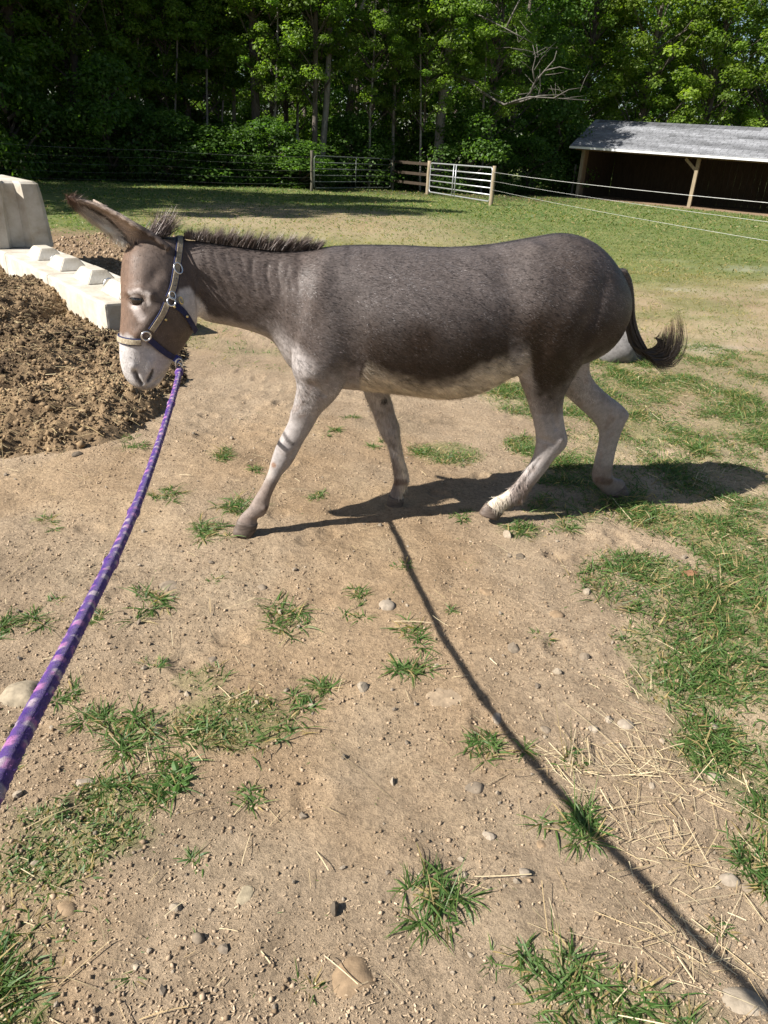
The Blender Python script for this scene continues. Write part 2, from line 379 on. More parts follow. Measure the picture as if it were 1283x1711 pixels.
def ribbons(P0, D, L, W, bend, rng, K=3, cols=None, tipcols=None, droop=None, taper=True, lift=None):
    """blades / straws: base P0, start direction D, length L, width W, bend along droop vector (default down)"""
    n = len(P0); t = np.linspace(0, 1, K + 1)
    dr = np.array([[0, 0, -1.]]) if droop is None else droop
    C = P0[:, None] + D[:, None] * (L[:, None] * t)[..., None] + (dr * np.asarray(bend)[:, None])[:, None] * ((L[:, None] * t ** 2)[..., None])
    side = np.cross(D, np.array([0, 0, 1.])); bad = np.linalg.norm(side, axis=1) < .2
    side[bad] = rng.normal(size=(bad.sum(), 3)); side = unit(side + rng.normal(size=(n, 3)) * .35)
    w = np.ones(K + 1) if not taper else np.clip(1.02 - t ** 1.8, .04, 1) * np.where(t < .1, .75, 1)
    A = C - side[:, None] * (W[:, None] * w)[..., None] / 2; B = C + side[:, None] * (W[:, None] * w)[..., None] / 2
    V = np.stack([A, B], 2).reshape(n, -1, 3); k = 2 * (K + 1)
    q = np.array([(2 * i, 2 * i + 1, 2 * i + 3, 2 * i + 2) for i in range(K)])
    Q = (q[None] + (np.arange(n) * k)[:, None, None]).reshape(-1, 4)
    col = None
    if cols is not None:
        tc = cols if tipcols is None else tipcols
        cc = cols[:, None] * (1 - t)[None, :, None] + tc[:, None] * t[None, :, None]
        col = np.repeat(cc, 2, axis=1).reshape(-1, 3)
    return V.reshape(-1, 3), Q, col

# ------------------------------------------------------------------ concrete blocks
CON_DIR = unit(gp(174, 508, .32)[:2] - gp(7, 423, .32)[:2]); CON_N = np.array([-CON_DIR[1], CON_DIR[0]])
CON_B = gp(174, 508, .32)[:2]
def block_mesh(L, W, H, seed, lugs=2, groove=True):
    """a cast block: x along its length from 0 to -L, y 0..W, bevelled edges, pitted faces, frustum lugs on top, key grooves in the ends"""
    bm = bmesh.new(); bmesh.ops.create_cube(bm, size=1)
    for v in bm.verts: v.co = Vector(((v.co.x - .5) * L, (v.co.y + .5) * W, (v.co.z + .5) * H))
    bmesh.ops.bevel(bm, geom=list(bm.edges), offset=.022, segments=2, affect='EDGES', profile=.6)
    bmesh.ops.triangulate(bm, faces=bm.faces[:])
    bmesh.ops.subdivide_edges(bm, edges=[e for e in bm.edges if e.calc_length() > .3], cuts=3, use_grid_fill=True)
    bmesh.ops.triangulate(bm, faces=bm.faces[:])
    bmesh.ops.subdivide_edges(bm, edges=[e for e in bm.edges if e.calc_length() > .12], cuts=2, use_grid_fill=True)
    V = np.array([v.co[:] for v in bm.verts]); d = fbm(V[:, 0], V[:, 1], 4, 4, seed, V[:, 2]) * .010
    c = V - np.array([-L / 2, W / 2, H / 2]); V = V + unit(c) * d[:, None]
    for v, p in zip(bm.verts, V): v.co = p
    me = bpy.data.meshes.new('block'); bmesh.ops.triangulate(bm, faces=bm.faces[:]); bm.to_mesh(me); bm.free()
    me.materials.append(M_CONC); return me
def lug_mesh(l, w, h, top):
    bm = bmesh.new(); bmesh.ops.create_cube(bm, size=1)
    for v in bm.verts:
        s = top if v.co.z > 0 else 1
        v.co = Vector((v.co.x * l * (s if s == 1 else (l - (1 - top) * w) / l), v.co.y * w * s, (v.co.z + .5) * h))
    bmesh.ops.bevel(bm, geom=list(bm.edges), offset=.008, segments=2, affect='EDGES')
    me = bpy.data.meshes.new('lug'); bm.to_mesh(me); bm.free(); me.materials.append(M_CONC); return me
LUG = lug_mesh(.46, .29, .11, .48)
con_rot = math.atan2(CON_DIR[1], CON_DIR[0])
def eye_mesh():
    mb = MB(); th = np.linspace(-.3, math.pi + .3, 14)
    mb.tube(np.stack([np.cos(th) * .05, 0 * th, np.sin(th) * .07], 1), .010, 8); return mb.mesh('lifting_eye', M_STEEL, True)
EYEM = eye_mesh()
def block(t0, z0, L, H, seed, label, lugs, eyes):
    p = CON_B - CON_DIR * t0
    root = empty('concrete_block', (p[0], p[1], z0), con_rot); tag(root, label, 'concrete block', 'concrete blocks by the manure')
    link('body', block_mesh(L, .6, H, seed), root)
    for lx in lugs: link('lug', LUG, root, (-lx, .30, H + .001))
    for lx in eyes: link('lifting_eye', EYEM, root, (-lx, .30, H), math.pi / 2)
    return root
block(0, -.28, 1.565, .60, 1, 'low concrete block nearest the donkey face with pale square lugs on top', (.33, 1.1), (.72,))
block(1.575, -.28, 1.565, .60, 2, 'low concrete block joined end to end behind the nearest one', (.33, 1.1), (.72,))
block(3.15, -.28, 1.565, .60, 3, 'far end block of the low row, under the tall upper block at left', (), ())
# the upper block: its shaded end with a key groove faces the yard
def upper_block():
    W, H, L = .74, .70, 1.5
    prof = [(0.0, 0), (.045, -.045), (.24, -.045), (.30, .055), (.44, .055), (.50, -.045), (W - .05, -.045), (W, 0)]
    mb = MB(); rings = []
    for z, ins, cut in ((0, 0, 0), (.12, .006, 0), (.30, .02, 0), (.46, .035, 0), (.58, .05, .0), (H - .025, .066, .006), (H, .10, .035)):
        y = lambda v: ins + v * (W - 2 * ins) / W
        front = [(-dx - cut, y(yy), z) for yy, dx in prof]
        back = [(-L + cut, y(W), z), (-L + cut, y(0), z)]
        rings.append(front + back)
    mb.loft([np.array(r) for r in rings]); return mb
ub = gp(90, 412, .324)[:2] - CON_N * .74
ur = empty('concrete_block', (ub[0], ub[1], .324), con_rot)
tag(ur, 'tall tapered concrete block with a grooved grey end, stacked at the left edge', 'concrete block', 'concrete blocks by the manure')
upb = upper_block().build('body', M_CONC, ur)

# ------------------------------------------------------------------ manure heap
px0, px1, py0, py1 = -4.6, -1.05, 3.2, 8.6
hx = np.arange(px0, px1, .0155); hy = np.arange(py0, py1, .0165)
HX, HY = np.meshgrid(hx, hy); hxs, hys = HX.ravel(), HY.ravel()
def heap_h(x, y):
    e = np.zeros_like(x)
    for (a, b2, rx, ry, h) in ((110, 690, 130, 60, .15), (40, 620, 120, 60, .22), (180, 600, 105, 45, .14), (238, 640, 62, 36, .11), (30, 520, 90, 55, .24), (150, 555, 90, 28, .10), (20, 730, 90, 35, .10), (195, 690, 72, 26, .06), (255, 575, 45, 24, .07), (25, 450, 60, 30, .20)):
        cx, cy, ex, ey = ellipse_on_ground(a, b2, rx, ry)
        e = np.maximum(e, h * sstep(1.6, .1, ((x - cx) / ex) ** 2 + ((y - cy) / ey) ** 2))
    m = sstep(.004, .07, e)
    n = fbm(x, y, 2.6, 3, 41); c = np.abs(fbm(x, y, 9, 3, 42)); f = fbm(x, y, 26, 3, 43)
    return e + m * (.055 * n + .05 * c + .030 * f) - .02 * (1 - m) - .022, m
hz, hm = heap_h(hxs, hys); hz = hz + gh(hxs, hys)
t1 = fbm(hxs, hys, 1.6, 4, 44); t2 = fbm(hxs, hys, 14, 3, 45); t3 = fbm(hxs, hys, 45, 2, 46)
hc = lerp(np.array([[.075, .049, .028]]), np.array([[.30, .21, .122]]), np.clip(.52 + .7 * t1 + .5 * t2 + .35 * t3, 0, 1))
hc = lerp(hc, np.array([[.045, .031, .021]]), sstep(.22, .5, fbm(hxs, hys, 3.2, 4, 47)) * .8)
hc = lerp(np.array([[.30, .215, .135]]), hc, hm)
k = np.arange((len(hy) - 1) * len(hx)).reshape(len(hy) - 1, len(hx))[:, :-1].ravel(); hq = np.stack([k, k + 1, k + len(hx) + 1, k + len(hx)], 1)
keep = hm[hq].max(1) > .001; hq = hq[keep]
used = np.unique(hq); remap = np.full(len(hxs), -1); remap[used] = np.arange(len(used))
heap_root = empty('manure_heap', (PILE[0], PILE[1], 0)); tag(heap_root, 'low brown heap of manure and bedding in front of the concrete blocks', 'manure heap')
ho = link('heap', mesh_np('heap', np.stack([hxs, hys, hz], 1)[used] - [PILE[0], PILE[1], 0], remap[hq], hc[used], True, [M_GROUND]), heap_root)
rng = np.random.default_rng(11)
cand = np.stack([rng.uniform(px0, px1, 90000), rng.uniform(py0, py1, 90000)], 1)
ch, cm = heap_h(cand[:, 0], cand[:, 1]); cand = cand[cm > .6 * rng.random(len(cm))][:27000]; ch, cm = heap_h(cand[:, 0], cand[:, 1])
s = np.clip(rng.lognormal(math.log(.0058), .55, len(cand)), .002, .026); S = s[:, None] * rng.uniform(.6, 1.3, (len(s), 3))
cl = lerp(np.array([[.04, .028, .019]]), np.array([[.30, .21, .122]]), np.clip(.42 + .9 * fbm(cand[:, 0], cand[:, 1], 1.6, 4, 44) + rng.normal(0, .3, len(s)), 0, 1))
V, T, C = scatter_shape(np.stack([cand[:, 0] - PILE[0], cand[:, 1] - PILE[1], ch + gh(cand[:, 0], cand[:, 1]) + s * .35], 1), S, CRUMB, rng, cl, .3)
tag(link('crumbs', mesh_np('crumbs', V, T, C, True, [M_SOILBIT]), heap_root), kind='stuff')
ns = 3600; sel = rng.choice(len(cand), ns); az = rng.uniform(0, 6.28, ns)
V, Q, C = ribbons(np.stack([cand[sel, 0] - PILE[0], cand[sel, 1] - PILE[1], ch[sel] + gh(cand[sel, 0], cand[sel, 1]) + .018], 1), unit(np.stack([np.cos(az), np.sin(az), rng.uniform(-.1, .3, ns)], 1)), rng.lognormal(math.log(.045), .6, ns), rng.uniform(.0015, .0032, ns), rng.uniform(0, .3, ns), rng, 2, lerp(np.array([[.36, .26, .12]]), np.array([[.55, .45, .26]]), rng.uniform(0, 1, ns)), taper=False)
tag(link('straw', mesh_np('straw', V, Q, C, False, [M_STRAW]), heap_root), kind='stuff')

# ------------------------------------------------------------------ run-in shed
SH = empty('run_in_shed', (A_s[0], A_s[1], 0), math.atan2(u_s[1], u_s[0]))
tag(SH, 'open fronted wooden run-in shed with grey shingled roof and white gutter', 'shed')
SL, SD, RO, RZ, EZ = 16.0, 4.6, 2.3, 3.50, 2.13    # length, depth, ridge offset, ridge height, eave height
def sl(z, x): return z - .024 * x
def sbox(name, x0, x1, y0, y1, z0, z1, mat):
    mb = MB(); V = [(x, y, sl(z, x)) for z in (z0, z1) for x, y in ((x0, y0), (x1, y0), (x1, y1), (x0, y1))]
    mb.add(V, [(0, 3, 2, 1), (4, 5, 6, 7), (0, 1, 5, 4), (1, 2, 6, 5), (2, 3, 7, 6), (3, 0, 4, 7)]); return mb.build(name, mat, SH)
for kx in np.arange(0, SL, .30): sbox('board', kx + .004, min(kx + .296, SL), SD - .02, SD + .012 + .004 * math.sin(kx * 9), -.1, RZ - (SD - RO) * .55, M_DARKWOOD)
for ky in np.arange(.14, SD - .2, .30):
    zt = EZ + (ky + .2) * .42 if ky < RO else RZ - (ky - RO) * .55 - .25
    sbox('board', -.03, .0 + .006 * math.sin(ky * 7), ky, min(ky + .294, SD - .03), -.1, min(zt, RZ - .3), M_DARKWOOD if ky > .7 else M_WOOD)  # lighter boards near the open front paint in the light reaching them
for px_, w in ((0, .15), (5.54, .15), (11.1, .15), (15.9, .15)):
    sbox('post', px_ - w / 2, px_ + w / 2, -.003, w, -.25, EZ - .04, M_POST)
def sbeam(name, p, q, w, h, mat):
    mb = MB(); mb.beam((p[0], p[1], sl(p[2], p[0])), (q[0], q[1], sl(q[2], q[0])), w, h); return mb.build(name, mat, SH)
sbeam('brace', (5.54, .07, 1.55), (4.95, .07, EZ - .10), .09, .12, M_POST)
sbeam('header', (-.4, .07, EZ + .02), (SL, .07, EZ + .02), .14, .16, M_WOOD)
for kx in np.arange(0.6, SL, 1.2): sbeam('rafter', (kx, -.35, EZ + .055), (kx, RO, RZ - .10), .05, .12, M_DARKWOOD)
roof = MB()
e0 = (-.5, -.45, EZ + .10); slope = (RZ - EZ - .10) / (RO + .45)
for (ya, za, yb, zb) in ((-.45, EZ + .10, RO, RZ), (RO, RZ, SD + .4, RZ - (SD + .4 - RO) * .52)):
    V = [(x, y, sl(z + dz, x)) for dz in (-.035, 0) for x, y, z in ((-.5, ya, za), (SL + .4, ya, za), (SL + .4, yb, zb), (-.5, yb, zb))]
    roof.add(V, [(0, 3, 2, 1), (4, 5, 6, 7), (0, 1, 5, 4), (1, 2, 6, 5), (2, 3, 7, 6), (3, 0, 4, 7)])
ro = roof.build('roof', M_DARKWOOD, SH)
shm = MB(); rng = np.random.default_rng(3)
nrow = 17; rl = math.hypot(RO + .45, RZ - EZ - .10) / nrow
for r in range(nrow):
    x = -.52 - rng.uniform(0, .25)
    patch = 0
    while x < SL + .4:
        w = .31
        x0, x1 = max(x, -.53), min(x + w - .012, SL + .4)
        if x1 > x0:
            if patch <= 0 and rng.random() < .09: patch = rng.integers(4, 12); ptone = rng.uniform(-.06, .05)
            tone = (.185 + .035 * math.sin(x * .9 + r) + rng.normal(0, .014) + (ptone if patch > 0 else 0)); patch -= 1
            if r >= nrow - 2 and math.sin(x * .45) > -.2: tone *= .55
            c = np.array([tone * 1.0, tone * 1.02, tone * 1.08])
            ya = -.49 + (r / nrow) * (RO + .47); yb = -.49 + ((r + 1.15) / nrow) * (RO + .47)
            za = EZ + .10 + slope * (ya + .45); zb = EZ + .10 + slope * (yb + .45)
            V = [(xx, yy, sl(zz + dz, xx)) for dz in (.004, .022) for xx, yy, zz in ((x0, ya, za + .010), (x1, ya, za + .010), (x1, yb, zb - .008), (x0, yb, zb - .008))]
            shm.add(V, [(0, 3, 2, 1), (4, 5, 6, 7), (0, 1, 5, 4), (1, 2, 6, 5), (2, 3, 7, 6), (3, 0, 4, 7)], None, np.clip(c, .03, .5))
        x += w
sho = shm.build('shingles', M_SHINGLE, ro); sho['kind'] = 'stuff'
gm = MB(); prof = np.array([(0, 0), (-.11, .0), (-.125, .09), (-.115, .09), (-.10, .012), (-.012, .012), (-.012, .13), (0, .13)])
gm.loft([np.array([(x, -.455 + p[0], sl(EZ - .005 + p[1], x)) for p in prof]) for x in np.linspace(-.52, SL + .4, 24)]); gm.build('gutter', M_FASCIA, SH)

# ------------------------------------------------------------------ fences and gates
M_WIREDIM = mat_noise('shaded_wire', [(.3, (.10, .10, .09)), (.7, (.20, .20, .18))], 9, 3, .6, .4, 0)  # fence wire darkened, the shade by the trees put into its colour
M_POSTDIM = mat_noise('shaded_post', [(.3, (.06, .055, .04)), (.7, (.13, .12, .09))], 5, 5, .9, .2, 20, .004, .6, (8, 8, .7))  # post wood darkened, with the fence's shade painted into it
def post_mesh(h, r, seed, sq=False, mat=None):
    mb = MB(); zz = np.linspace(-.3, h, 7); rr = np.random.default_rng(seed)
    mb.tube(np.stack([rr.normal(0, .006, 7), rr.normal(0, .006, 7), zz], 1), r * np.linspace(1.05, .95, 7), 4 if sq else 9); return mb.mesh('post', mat or M_POST, not sq)
def wire(root, P, r, sag=.02, mat=None):
    P = [np.asarray(p, float) for p in P]; pts = []
    for a, b in zip(P[:-1], P[1:]):
        for t in np.linspace(0, 1, 9)[(0 if len(pts) == 0 else 1):]:
            p = a + (b - a) * t; p[2] -= sag * 4 * t * (1 - t); pts.append(p)
    mb = MB(); mb.tube(np.array(pts) - np.array(root.location[:]), r, 5); return mb.build('wire', mat or M_WIRE, root, True)
def fence(name, pts, heights, wr, label, ph=1.3, pr=.065, skip=(), dim=False):
    root = empty(name, (pts[0][0], pts[0][1], 0)); tag(root, label, 'fence')
    for n_, (x, y) in enumerate(pts):
        if n_ in skip: continue
        link('post', post_mesh(ph + .05 * math.sin(n_ * 5), pr, n_ + 3, False, M_POSTDIM if dim else None), root, (x - pts[0][0], y - pts[0][1], ghs(x, y)))
    for h in heights:
        wire(root, [(x - .06, y - .05, h + ghs(x, y)) for x, y in pts], wr * (1 if h > 1 else .62), .05, M_WIREDIM if dim else None)
    return root
GL, GR = gp(714, 325)[:2], gp(820, 343)[:2]
fp1, fp2 = gp(521, 320)[:2], gp(655, 318)[:2]
fl = gp(0, 310)[:2]
wend = gp(1283, 337, 1.08)[:2]; wdir = wend - GR
fR = [tuple(GR), tuple(GR + wdir * 1.12), tuple(GR + wdir * 1.7)]
fence('rope_fence', fR, (1.08, .80, .52), .0046, 'white rope fence running from the open gate post towards the right foreground', 1.28, .07)
lp = [tuple(fp1)] + [tuple(fp1 + (fl - fp1) * t) for t in (.55, 1.05, 1.5)]
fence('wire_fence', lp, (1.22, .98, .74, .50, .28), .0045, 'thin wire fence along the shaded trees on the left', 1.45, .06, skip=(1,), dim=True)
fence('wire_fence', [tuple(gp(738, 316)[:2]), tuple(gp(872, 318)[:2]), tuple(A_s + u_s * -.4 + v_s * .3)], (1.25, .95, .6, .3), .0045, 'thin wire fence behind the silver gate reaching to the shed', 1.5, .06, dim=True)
M_DIM = mat_noise('shaded_gate_tube', [(.3, (.07, .085, .07)), (.7, (.15, .16, .14))], 9, 4, .6, .3, 0)  # gate tubes coloured dark to carry the shade they stand in
def gate(name, a, b, h, nb, r, label, group=None, verts=(.43, .47), mat=None):
    MG = mat or M_GALV
    a = np.array([*a, ghs(*a) + .12]); b = np.array([*b, ghs(*b) + .12]); root = empty(name, a); tag(root, label, 'gate', group)
    d = b - a; L = np.linalg.norm(d); u = d / L; up = np.array([0, 0, 1.])
    fr = []; cr = .12
    for cx, cz, a0 in ((cr, cr, math.pi), (L - cr, cr, 1.5 * math.pi), (L - cr, h - cr, 0), (cr, h - cr, .5 * math.pi)):
        for t in np.linspace(0, math.pi / 2, 5): fr.append(u * (cx + cr * math.cos(a0 + t)) + up * (cz + cr * math.sin(a0 + t)))
    fr.append(fr[0]); mb = MB(); mb.tube(np.array(fr), r, 8, caps=False); mb.build('frame', MG, root, True)
    for k_ in range(1, nb - 1):
        z = h * (k_ / (nb - 1)) ** 1.0; mb = MB(); mb.tube(np.array([u * .01 + up * z, u * (L - .01) + up * z]), r * .9, 8); mb.build('bar', MG, root, True)
    for t in verts:
        mb = MB(); mb.tube(np.array([u * L * t + up * .01, u * L * t + up * (h - .01)]) + np.cross(u, up) * r * 1.7, r * .8, 8); mb.build('brace', MG, root, True)
    return root
gd = unit(GR - GL)
gate('farm_gate', GL + gd * .16, GR - gd * .14, 1.10, 6, .026, 'silver tubular farm gate standing in sunlight in the middle distance')
fd = unit(fp2 - fp1)
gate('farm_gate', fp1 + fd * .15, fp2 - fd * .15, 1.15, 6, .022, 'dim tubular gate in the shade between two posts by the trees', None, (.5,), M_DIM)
gp_root = empty('gate_post', (GL[0], GL[1], 0)); tag(gp_root, 'short wooden post holding the left end of the silver gate', 'post'); link('post', post_mesh(1.3, .085, 41), gp_root, (0, 0, ghs(*GL)))
rr_ = empty('rail_fence', (fp2[0], fp2[1], 0)); tag(rr_, 'short rail fence between the shaded gate and the silver gate', 'fence')
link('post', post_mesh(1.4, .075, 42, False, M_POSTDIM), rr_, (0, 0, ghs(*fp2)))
for z in (1.18, .78, .40):
    mb = MB(); mb.beam((0, 0, z), (GL[0] - fp2[0], GL[1] - fp2[1], z - .02), .05, .11); mb.build('rail', M_DARKWOOD, rr_)  # rails in dark wood, their shade put into the colour

# ------------------------------------------------------------------ trees
def leaf_geo(P, nrm, size, rng, cols):
    n = len(P); a = unit(np.cross(nrm, rng.normal(size=(n, 3)))); b = np.cross(nrm, a)
    L = size[:, None]; W = L * rng.uniform(.32, .45, (n, 1)); fold = nrm * L * .12
    V = np.stack([P - a * L * .5, P + b * W - fold, P + a * L * .55 - fold * .8, P - b * W - fold], 1).reshape(-1, 3)
    i4 = (np.arange(n) * 4)[:, None]
    T = np.concatenate([i4 + np.array([[0, 1, 2]]), i4 + np.array([[0, 2, 3]])])
    return V, T, np.repeat(cols, 4, 0)
def crown_meshes(seed, z0, z1, R, nclump, per, lsize, pal, shape=1.0, limbs=True, mat=None):
    """a leaf mesh and the limb mesh that carries it"""
    rng = np.random.default_rng(seed); CP = []
    while len(CP) < nclump:
        t = rng.random(); env = R * (math.sin(math.pi * min(1, (t * .82 + .16))) ** .7) * shape
        a = rng.uniform(0, 2 * math.pi); r = env * math.sqrt(rng.uniform(.10, 1))
        CP.append((r * math.cos(a), r * math.sin(a), z0 + (z1 - z0) * t))
    CP = np.array(CP); lp = []; ln = []; lc = []; lsz = []
    for c in CP:
        k = int(per * rng.uniform(.5, 1.5)); cr = rng.uniform(.40, .95) * np.array([1, 1, .55])
        d = unit(rng.normal(size=(k, 3))); q = c + d * cr * (rng.uniform(.15, 1, (k, 1)) ** .5)
        q[:, 2] -= .18 * ((q[:, 0] - c[0]) ** 2 + (q[:, 1] - c[1]) ** 2)
        lp.append(q); ln.append(unit(d * .5 + np.array([0, 0, .75]) + rng.normal(size=(k, 3)) * .45))
        tone = rng.uniform(.75, 1.25); mixv = np.clip(rng.uniform(0, 1) * .6 + rng.uniform(0, .4, k), 0, 1)
        lc.append((pal[0] + (pal[1] - pal[0]) * mixv[:, None]) * tone * rng.uniform(.8, 1.2, (k, 1))); lsz.append(lsize * rng.uniform(.65, 1.25, k))
    V, T, C = leaf_geo(np.concatenate(lp), np.concatenate(ln), np.concatenate(lsz), rng, np.concatenate(lc))
    leaf = mesh_np('crown', V, T, C, False, [M_LEAF])
    lm = None
    if limbs:
        mb = MB()
        for c in CP[::2]:
            h0 = max(.3, c[2] - math.hypot(c[0], c[1]) * rng.uniform(.5, 1.0)); p0 = np.array([0, 0, h0]); mid = p0 * .45 + c * .55 + rng.normal(size=3) * .15 + np.array([0, 0, .12])
            t = np.linspace(0, 1, 5)[:, None]; P = (1 - t) ** 2 * p0 + 2 * t * (1 - t) * mid + t ** 2 * c
            mb.tube(P, np.linspace(.055, .008, 5), 5, caps=False)
        lm = mb.mesh('limbs', M_BARK, True)
    return leaf, lm
PAL_D = (np.array([.048, .102, .020]), np.array([.10, .175, .034])); PAL_L = (np.array([.082, .155, .024]), np.array([.165, .23, .042])); PAL_M = (np.array([.095, .165, .024]), np.array([.20, .255, .045]))
CROWN = [crown_meshes(100 + i, 1.6, 13.5, 3.1, 150, 150, .165, PAL_D if i % 2 else PAL_L) for i in range(4)]
CROWN_M = [crown_meshes(120 + i, 1.2, 12.0, 3.6, 190, 150, .165, PAL_M) for i in range(2)]
CROWN_H = [crown_meshes(160 + i, 5.2, 14.5, 3.0, 95, 150, .165, PAL_L) for i in range(2)]
CROWN_T = [crown_meshes(170 + i, 1.4, 13.0, 3.2, 78, 130, .165, PAL_L if i else PAL_D) for i in range(2)]
SHRUB = [crown_meshes(140 + i, .25, 2.9, 1.5, 44, 150, .125, PAL_D, 1.0) for i in range(3)]
def trunk(root, P, R, mat, n=9):
    mb = MB(); P = np.asarray(P, float); mb.tube(P - np.array(root.location[:]), R, n); return mb.build('trunk', mat, root, True)
def path_up(P, H):
    """continue a surveyed trunk up to height H and down into the ground"""
    P = [np.asarray(p, float) for p in P]; lo, hi = P[-1], P[0]
    d = hi - lo; d = d / d[2]
    base = lo - d * (lo[2] + .25) * .5; base[2] = -.25
    out = [base] + P[::-1]
    z = hi[2]
    while z < H:
        z = min(z + 1.5, H); out.append(hi + d * (z - hi[2]) * .8 + np.array([.08 * math.sin(z), .08 * math.cos(z * 1.3), (z - hi[2]) * .2]))
    return np.array(out)
def tree(name, label, base, H, r, crown, rot, scale=1.0, group=None, path=None, mat=None, zs=1.0, cat='tree', trunk_on=True):
    root = empty(name, (base[0], base[1], ghs(base[0], base[1]))); tag(root, label, cat, group)
    if trunk_on:
        if path is None:
            rg = np.random.default_rng(int(abs(base[0] * 131 + base[1] * 17)) + 5); z = np.linspace(-.25, H, 9)
            P = np.stack([base[0] + np.cumsum(rg.normal(0, .07, 9)), base[1] + np.cumsum(rg.normal(0, .07, 9)), z], 1)
        else: P = path
        trunk(root, P, r * np.linspace(1.15, .25, len(P)), mat or M_BARK)
    for nm, me in zip(('crown', 'limbs'), crown):
        if me is None: continue
        o = link(nm, me, root, (0, 0, 0), rot); o.scale = (scale, scale, scale * zs)
    return root
def wx(px, Y, py=260): return float(atY(px, py, Y)[0])
def spath(pts, Y, H): return path_up([atY(x, y, Y) for x, y in pts], H)
# trees whose trunks the photograph shows singly
def seen(name, label, pts, Y, r, H, crown, rot, mat, scale=.9, **k):
    P = spath(pts, Y, H); return tree(name, label, (P[0][0], P[0][1]), H, r, crown, rot, scale, None, P, mat, **k)
t_lean = seen('leaning_tree', 'tall tree whose grey trunk leans right above the silver gate', [(762, -20), (752, 60), (744, 130), (736, 205), (731, 280)], 37, .23, 15, CROWN_H[1], .4, M_BARK_PALE, .9)
t_fork = seen('forked_tree', 'slim grey forked tree in the middle of the wood above the shaded gate', [(549, -20), (551, 70), (545, 175), (539, 250), (536, 290)], 35.5, .155, 14, CROWN_H[0], 1.9, M_BARK_PALE, .85)
b0 = atY(553, 85, 35.5); b1 = atY(578, 62, 35.4); b2 = atY(596, 32, 35.3); b3 = atY(613, -10, 35.2)
mb = MB(); mb.tube(np.array([b0, b1, b2, b3, b3 + (b3 - b2) * 2]) - np.array(t_fork.location[:]), np.array([.09, .10, .09, .075, .04]), 8); mb.build('fork', M_BARK_PALE, t_fork, True)
seen('slim_tree', 'slim tree with a sunlit pinkish trunk left of the thick dark trunk', [(387, -20), (389, 100), (391, 200), (391, 290)], 37.5, .10, 13, CROWN_H[1], 2.4, M_BARK_PALE, .8)
seen('dark_tree', 'thick dark vine-clad tree trunk in the left half of the wood', [(420, -20), (424, 100), (428, 220), (430, 290)], 35, .20, 15, CROWN_H[0], 1.2, M_BARK, .9)
seen('dark_tree', 'thin dark tree close to the left of the forked grey tree', [(528, -20), (527, 100), (526, 200), (525, 290)], 34.6, .12, 14, CROWN_H[1], 3.0, M_BARK, .75)
seen('dark_tree', 'dark tree trunk at the far left edge of the wood', [(12, -20), (16, 100), (20, 200), (24, 290)], 31.5, .22, 15, CROWN[0], 5.0, M_BARK, 1.0)
seen('dark_tree', 'leafy dark tree above the tips of the donkey ears', [(118, -20), (124, 100), (130, 200), (134, 290)], 32.5, .17, 15, CROWN[2], 4.0, M_BARK, 1.0)
M_DEADLIMB = mat_noise('dead_limb', [(.25, (.07, .062, .055)), (.6, (.15, .135, .12)), (.8, (.22, .20, .185))], 6, 6, .9, .2, 20, .02, .8)
for n_, (px_, Y_, r_, ln) in enumerate(((346, 35, .06, -6), (371, 36, .05, 8), (459, 34.5, .055, 5), (497, 36, .07, -4), (618, 35.5, .06, 10), (657, 37, .075, 6), (703, 36, .05, -5), (806, 37, .06, 9), (233, 34, .06, -8), (292, 34.5, .05, 4))):
    seen('sapling', 'slender pale sapling trunk among the trees behind the fence', [(px_ + ln, -20), (px_ + ln * .5 + 2, 90), (px_, 200), (px_ - 1, 290)], Y_, r_, 11, CROWN_H[n_ % 2], n_ * 1.7, M_BARK_PALE, .62)['group'] = 'saplings in the wood'
# broken snag
sp = [atY(x, y, 37.4) for x, y in ((588, 152), (586, 175), (582, 200), (577, 222), (570, 270))]
P = path_up(sp, sp[0][2]); sn = empty('broken_trunk', (P[0][0], P[0][1], 0)); tag(sn, 'pale broken tree stump with a splintered top beside the forked tree', 'tree stump')
mb = MB(); mb.tube(P - np.array([P[0][0], P[0][1], 0]), np.linspace(.27, .19, len(P)), 10); mb.build('trunk', M_BARK, sn, True); mb = MB()
top = P[-1] - np.array([P[0][0], P[0][1], 0]); rg = np.random.default_rng(2)
for k_ in range(9):
    a = k_ * .7; q = top + np.array([math.cos(a) * .15, math.sin(a) * .15, -.15]); mb.tube(np.array([q, q + [rg.normal(0, .02), rg.normal(0, .02), rg.uniform(.2, .35)], q + [rg.normal(.02, .03), 0, rg.uniform(.38, .75)]]), np.array([.06, .045, .006]), 5)
mb.build('splinters', M_DEADWOOD, sn, True)
# dead limb hanging on the leaning tree
dl = MB(); off = np.array(t_lean.location[:])
def limb(pts, Y0, Y1, r0, r1):
    P = np.array([atY(x, y, Y0 + (Y1 - Y0) * i / (len(pts) - 1)) for i, (x, y) in enumerate(pts)]) - off; dl.tube(P, np.linspace(r0, r1, len(P)), 7)
limb([(745, 118), (765, 127), (782, 133), (800, 150), (818, 162), (842, 175), (862, 168), (885, 162), (925, 164), (985, 168)], 36.8, 34.6, .085, .015)
limb([(842, 174), (870, 170), (900, 160), (945, 158)], 35.6, 35.0, .05, .01); limb([(884, 160), (893, 138), (910, 118), (926, 100), (930, 85)], 35.4, 35, .05, .012)
limb([(893, 138), (890, 115), (895, 95), (890, 75)], 35.2, 35, .035, .01); limb([(780, 132), (800, 138), (825, 155)], 36.2, 36, .05, .01)
limb([(762, 20), (790, 22), (820, 35), (845, 48), (890, 72)], 36.9, 35, .06, .01); limb([(845, 48), (858, 20), (872, -8)], 35.6, 35.4, .045, .02)
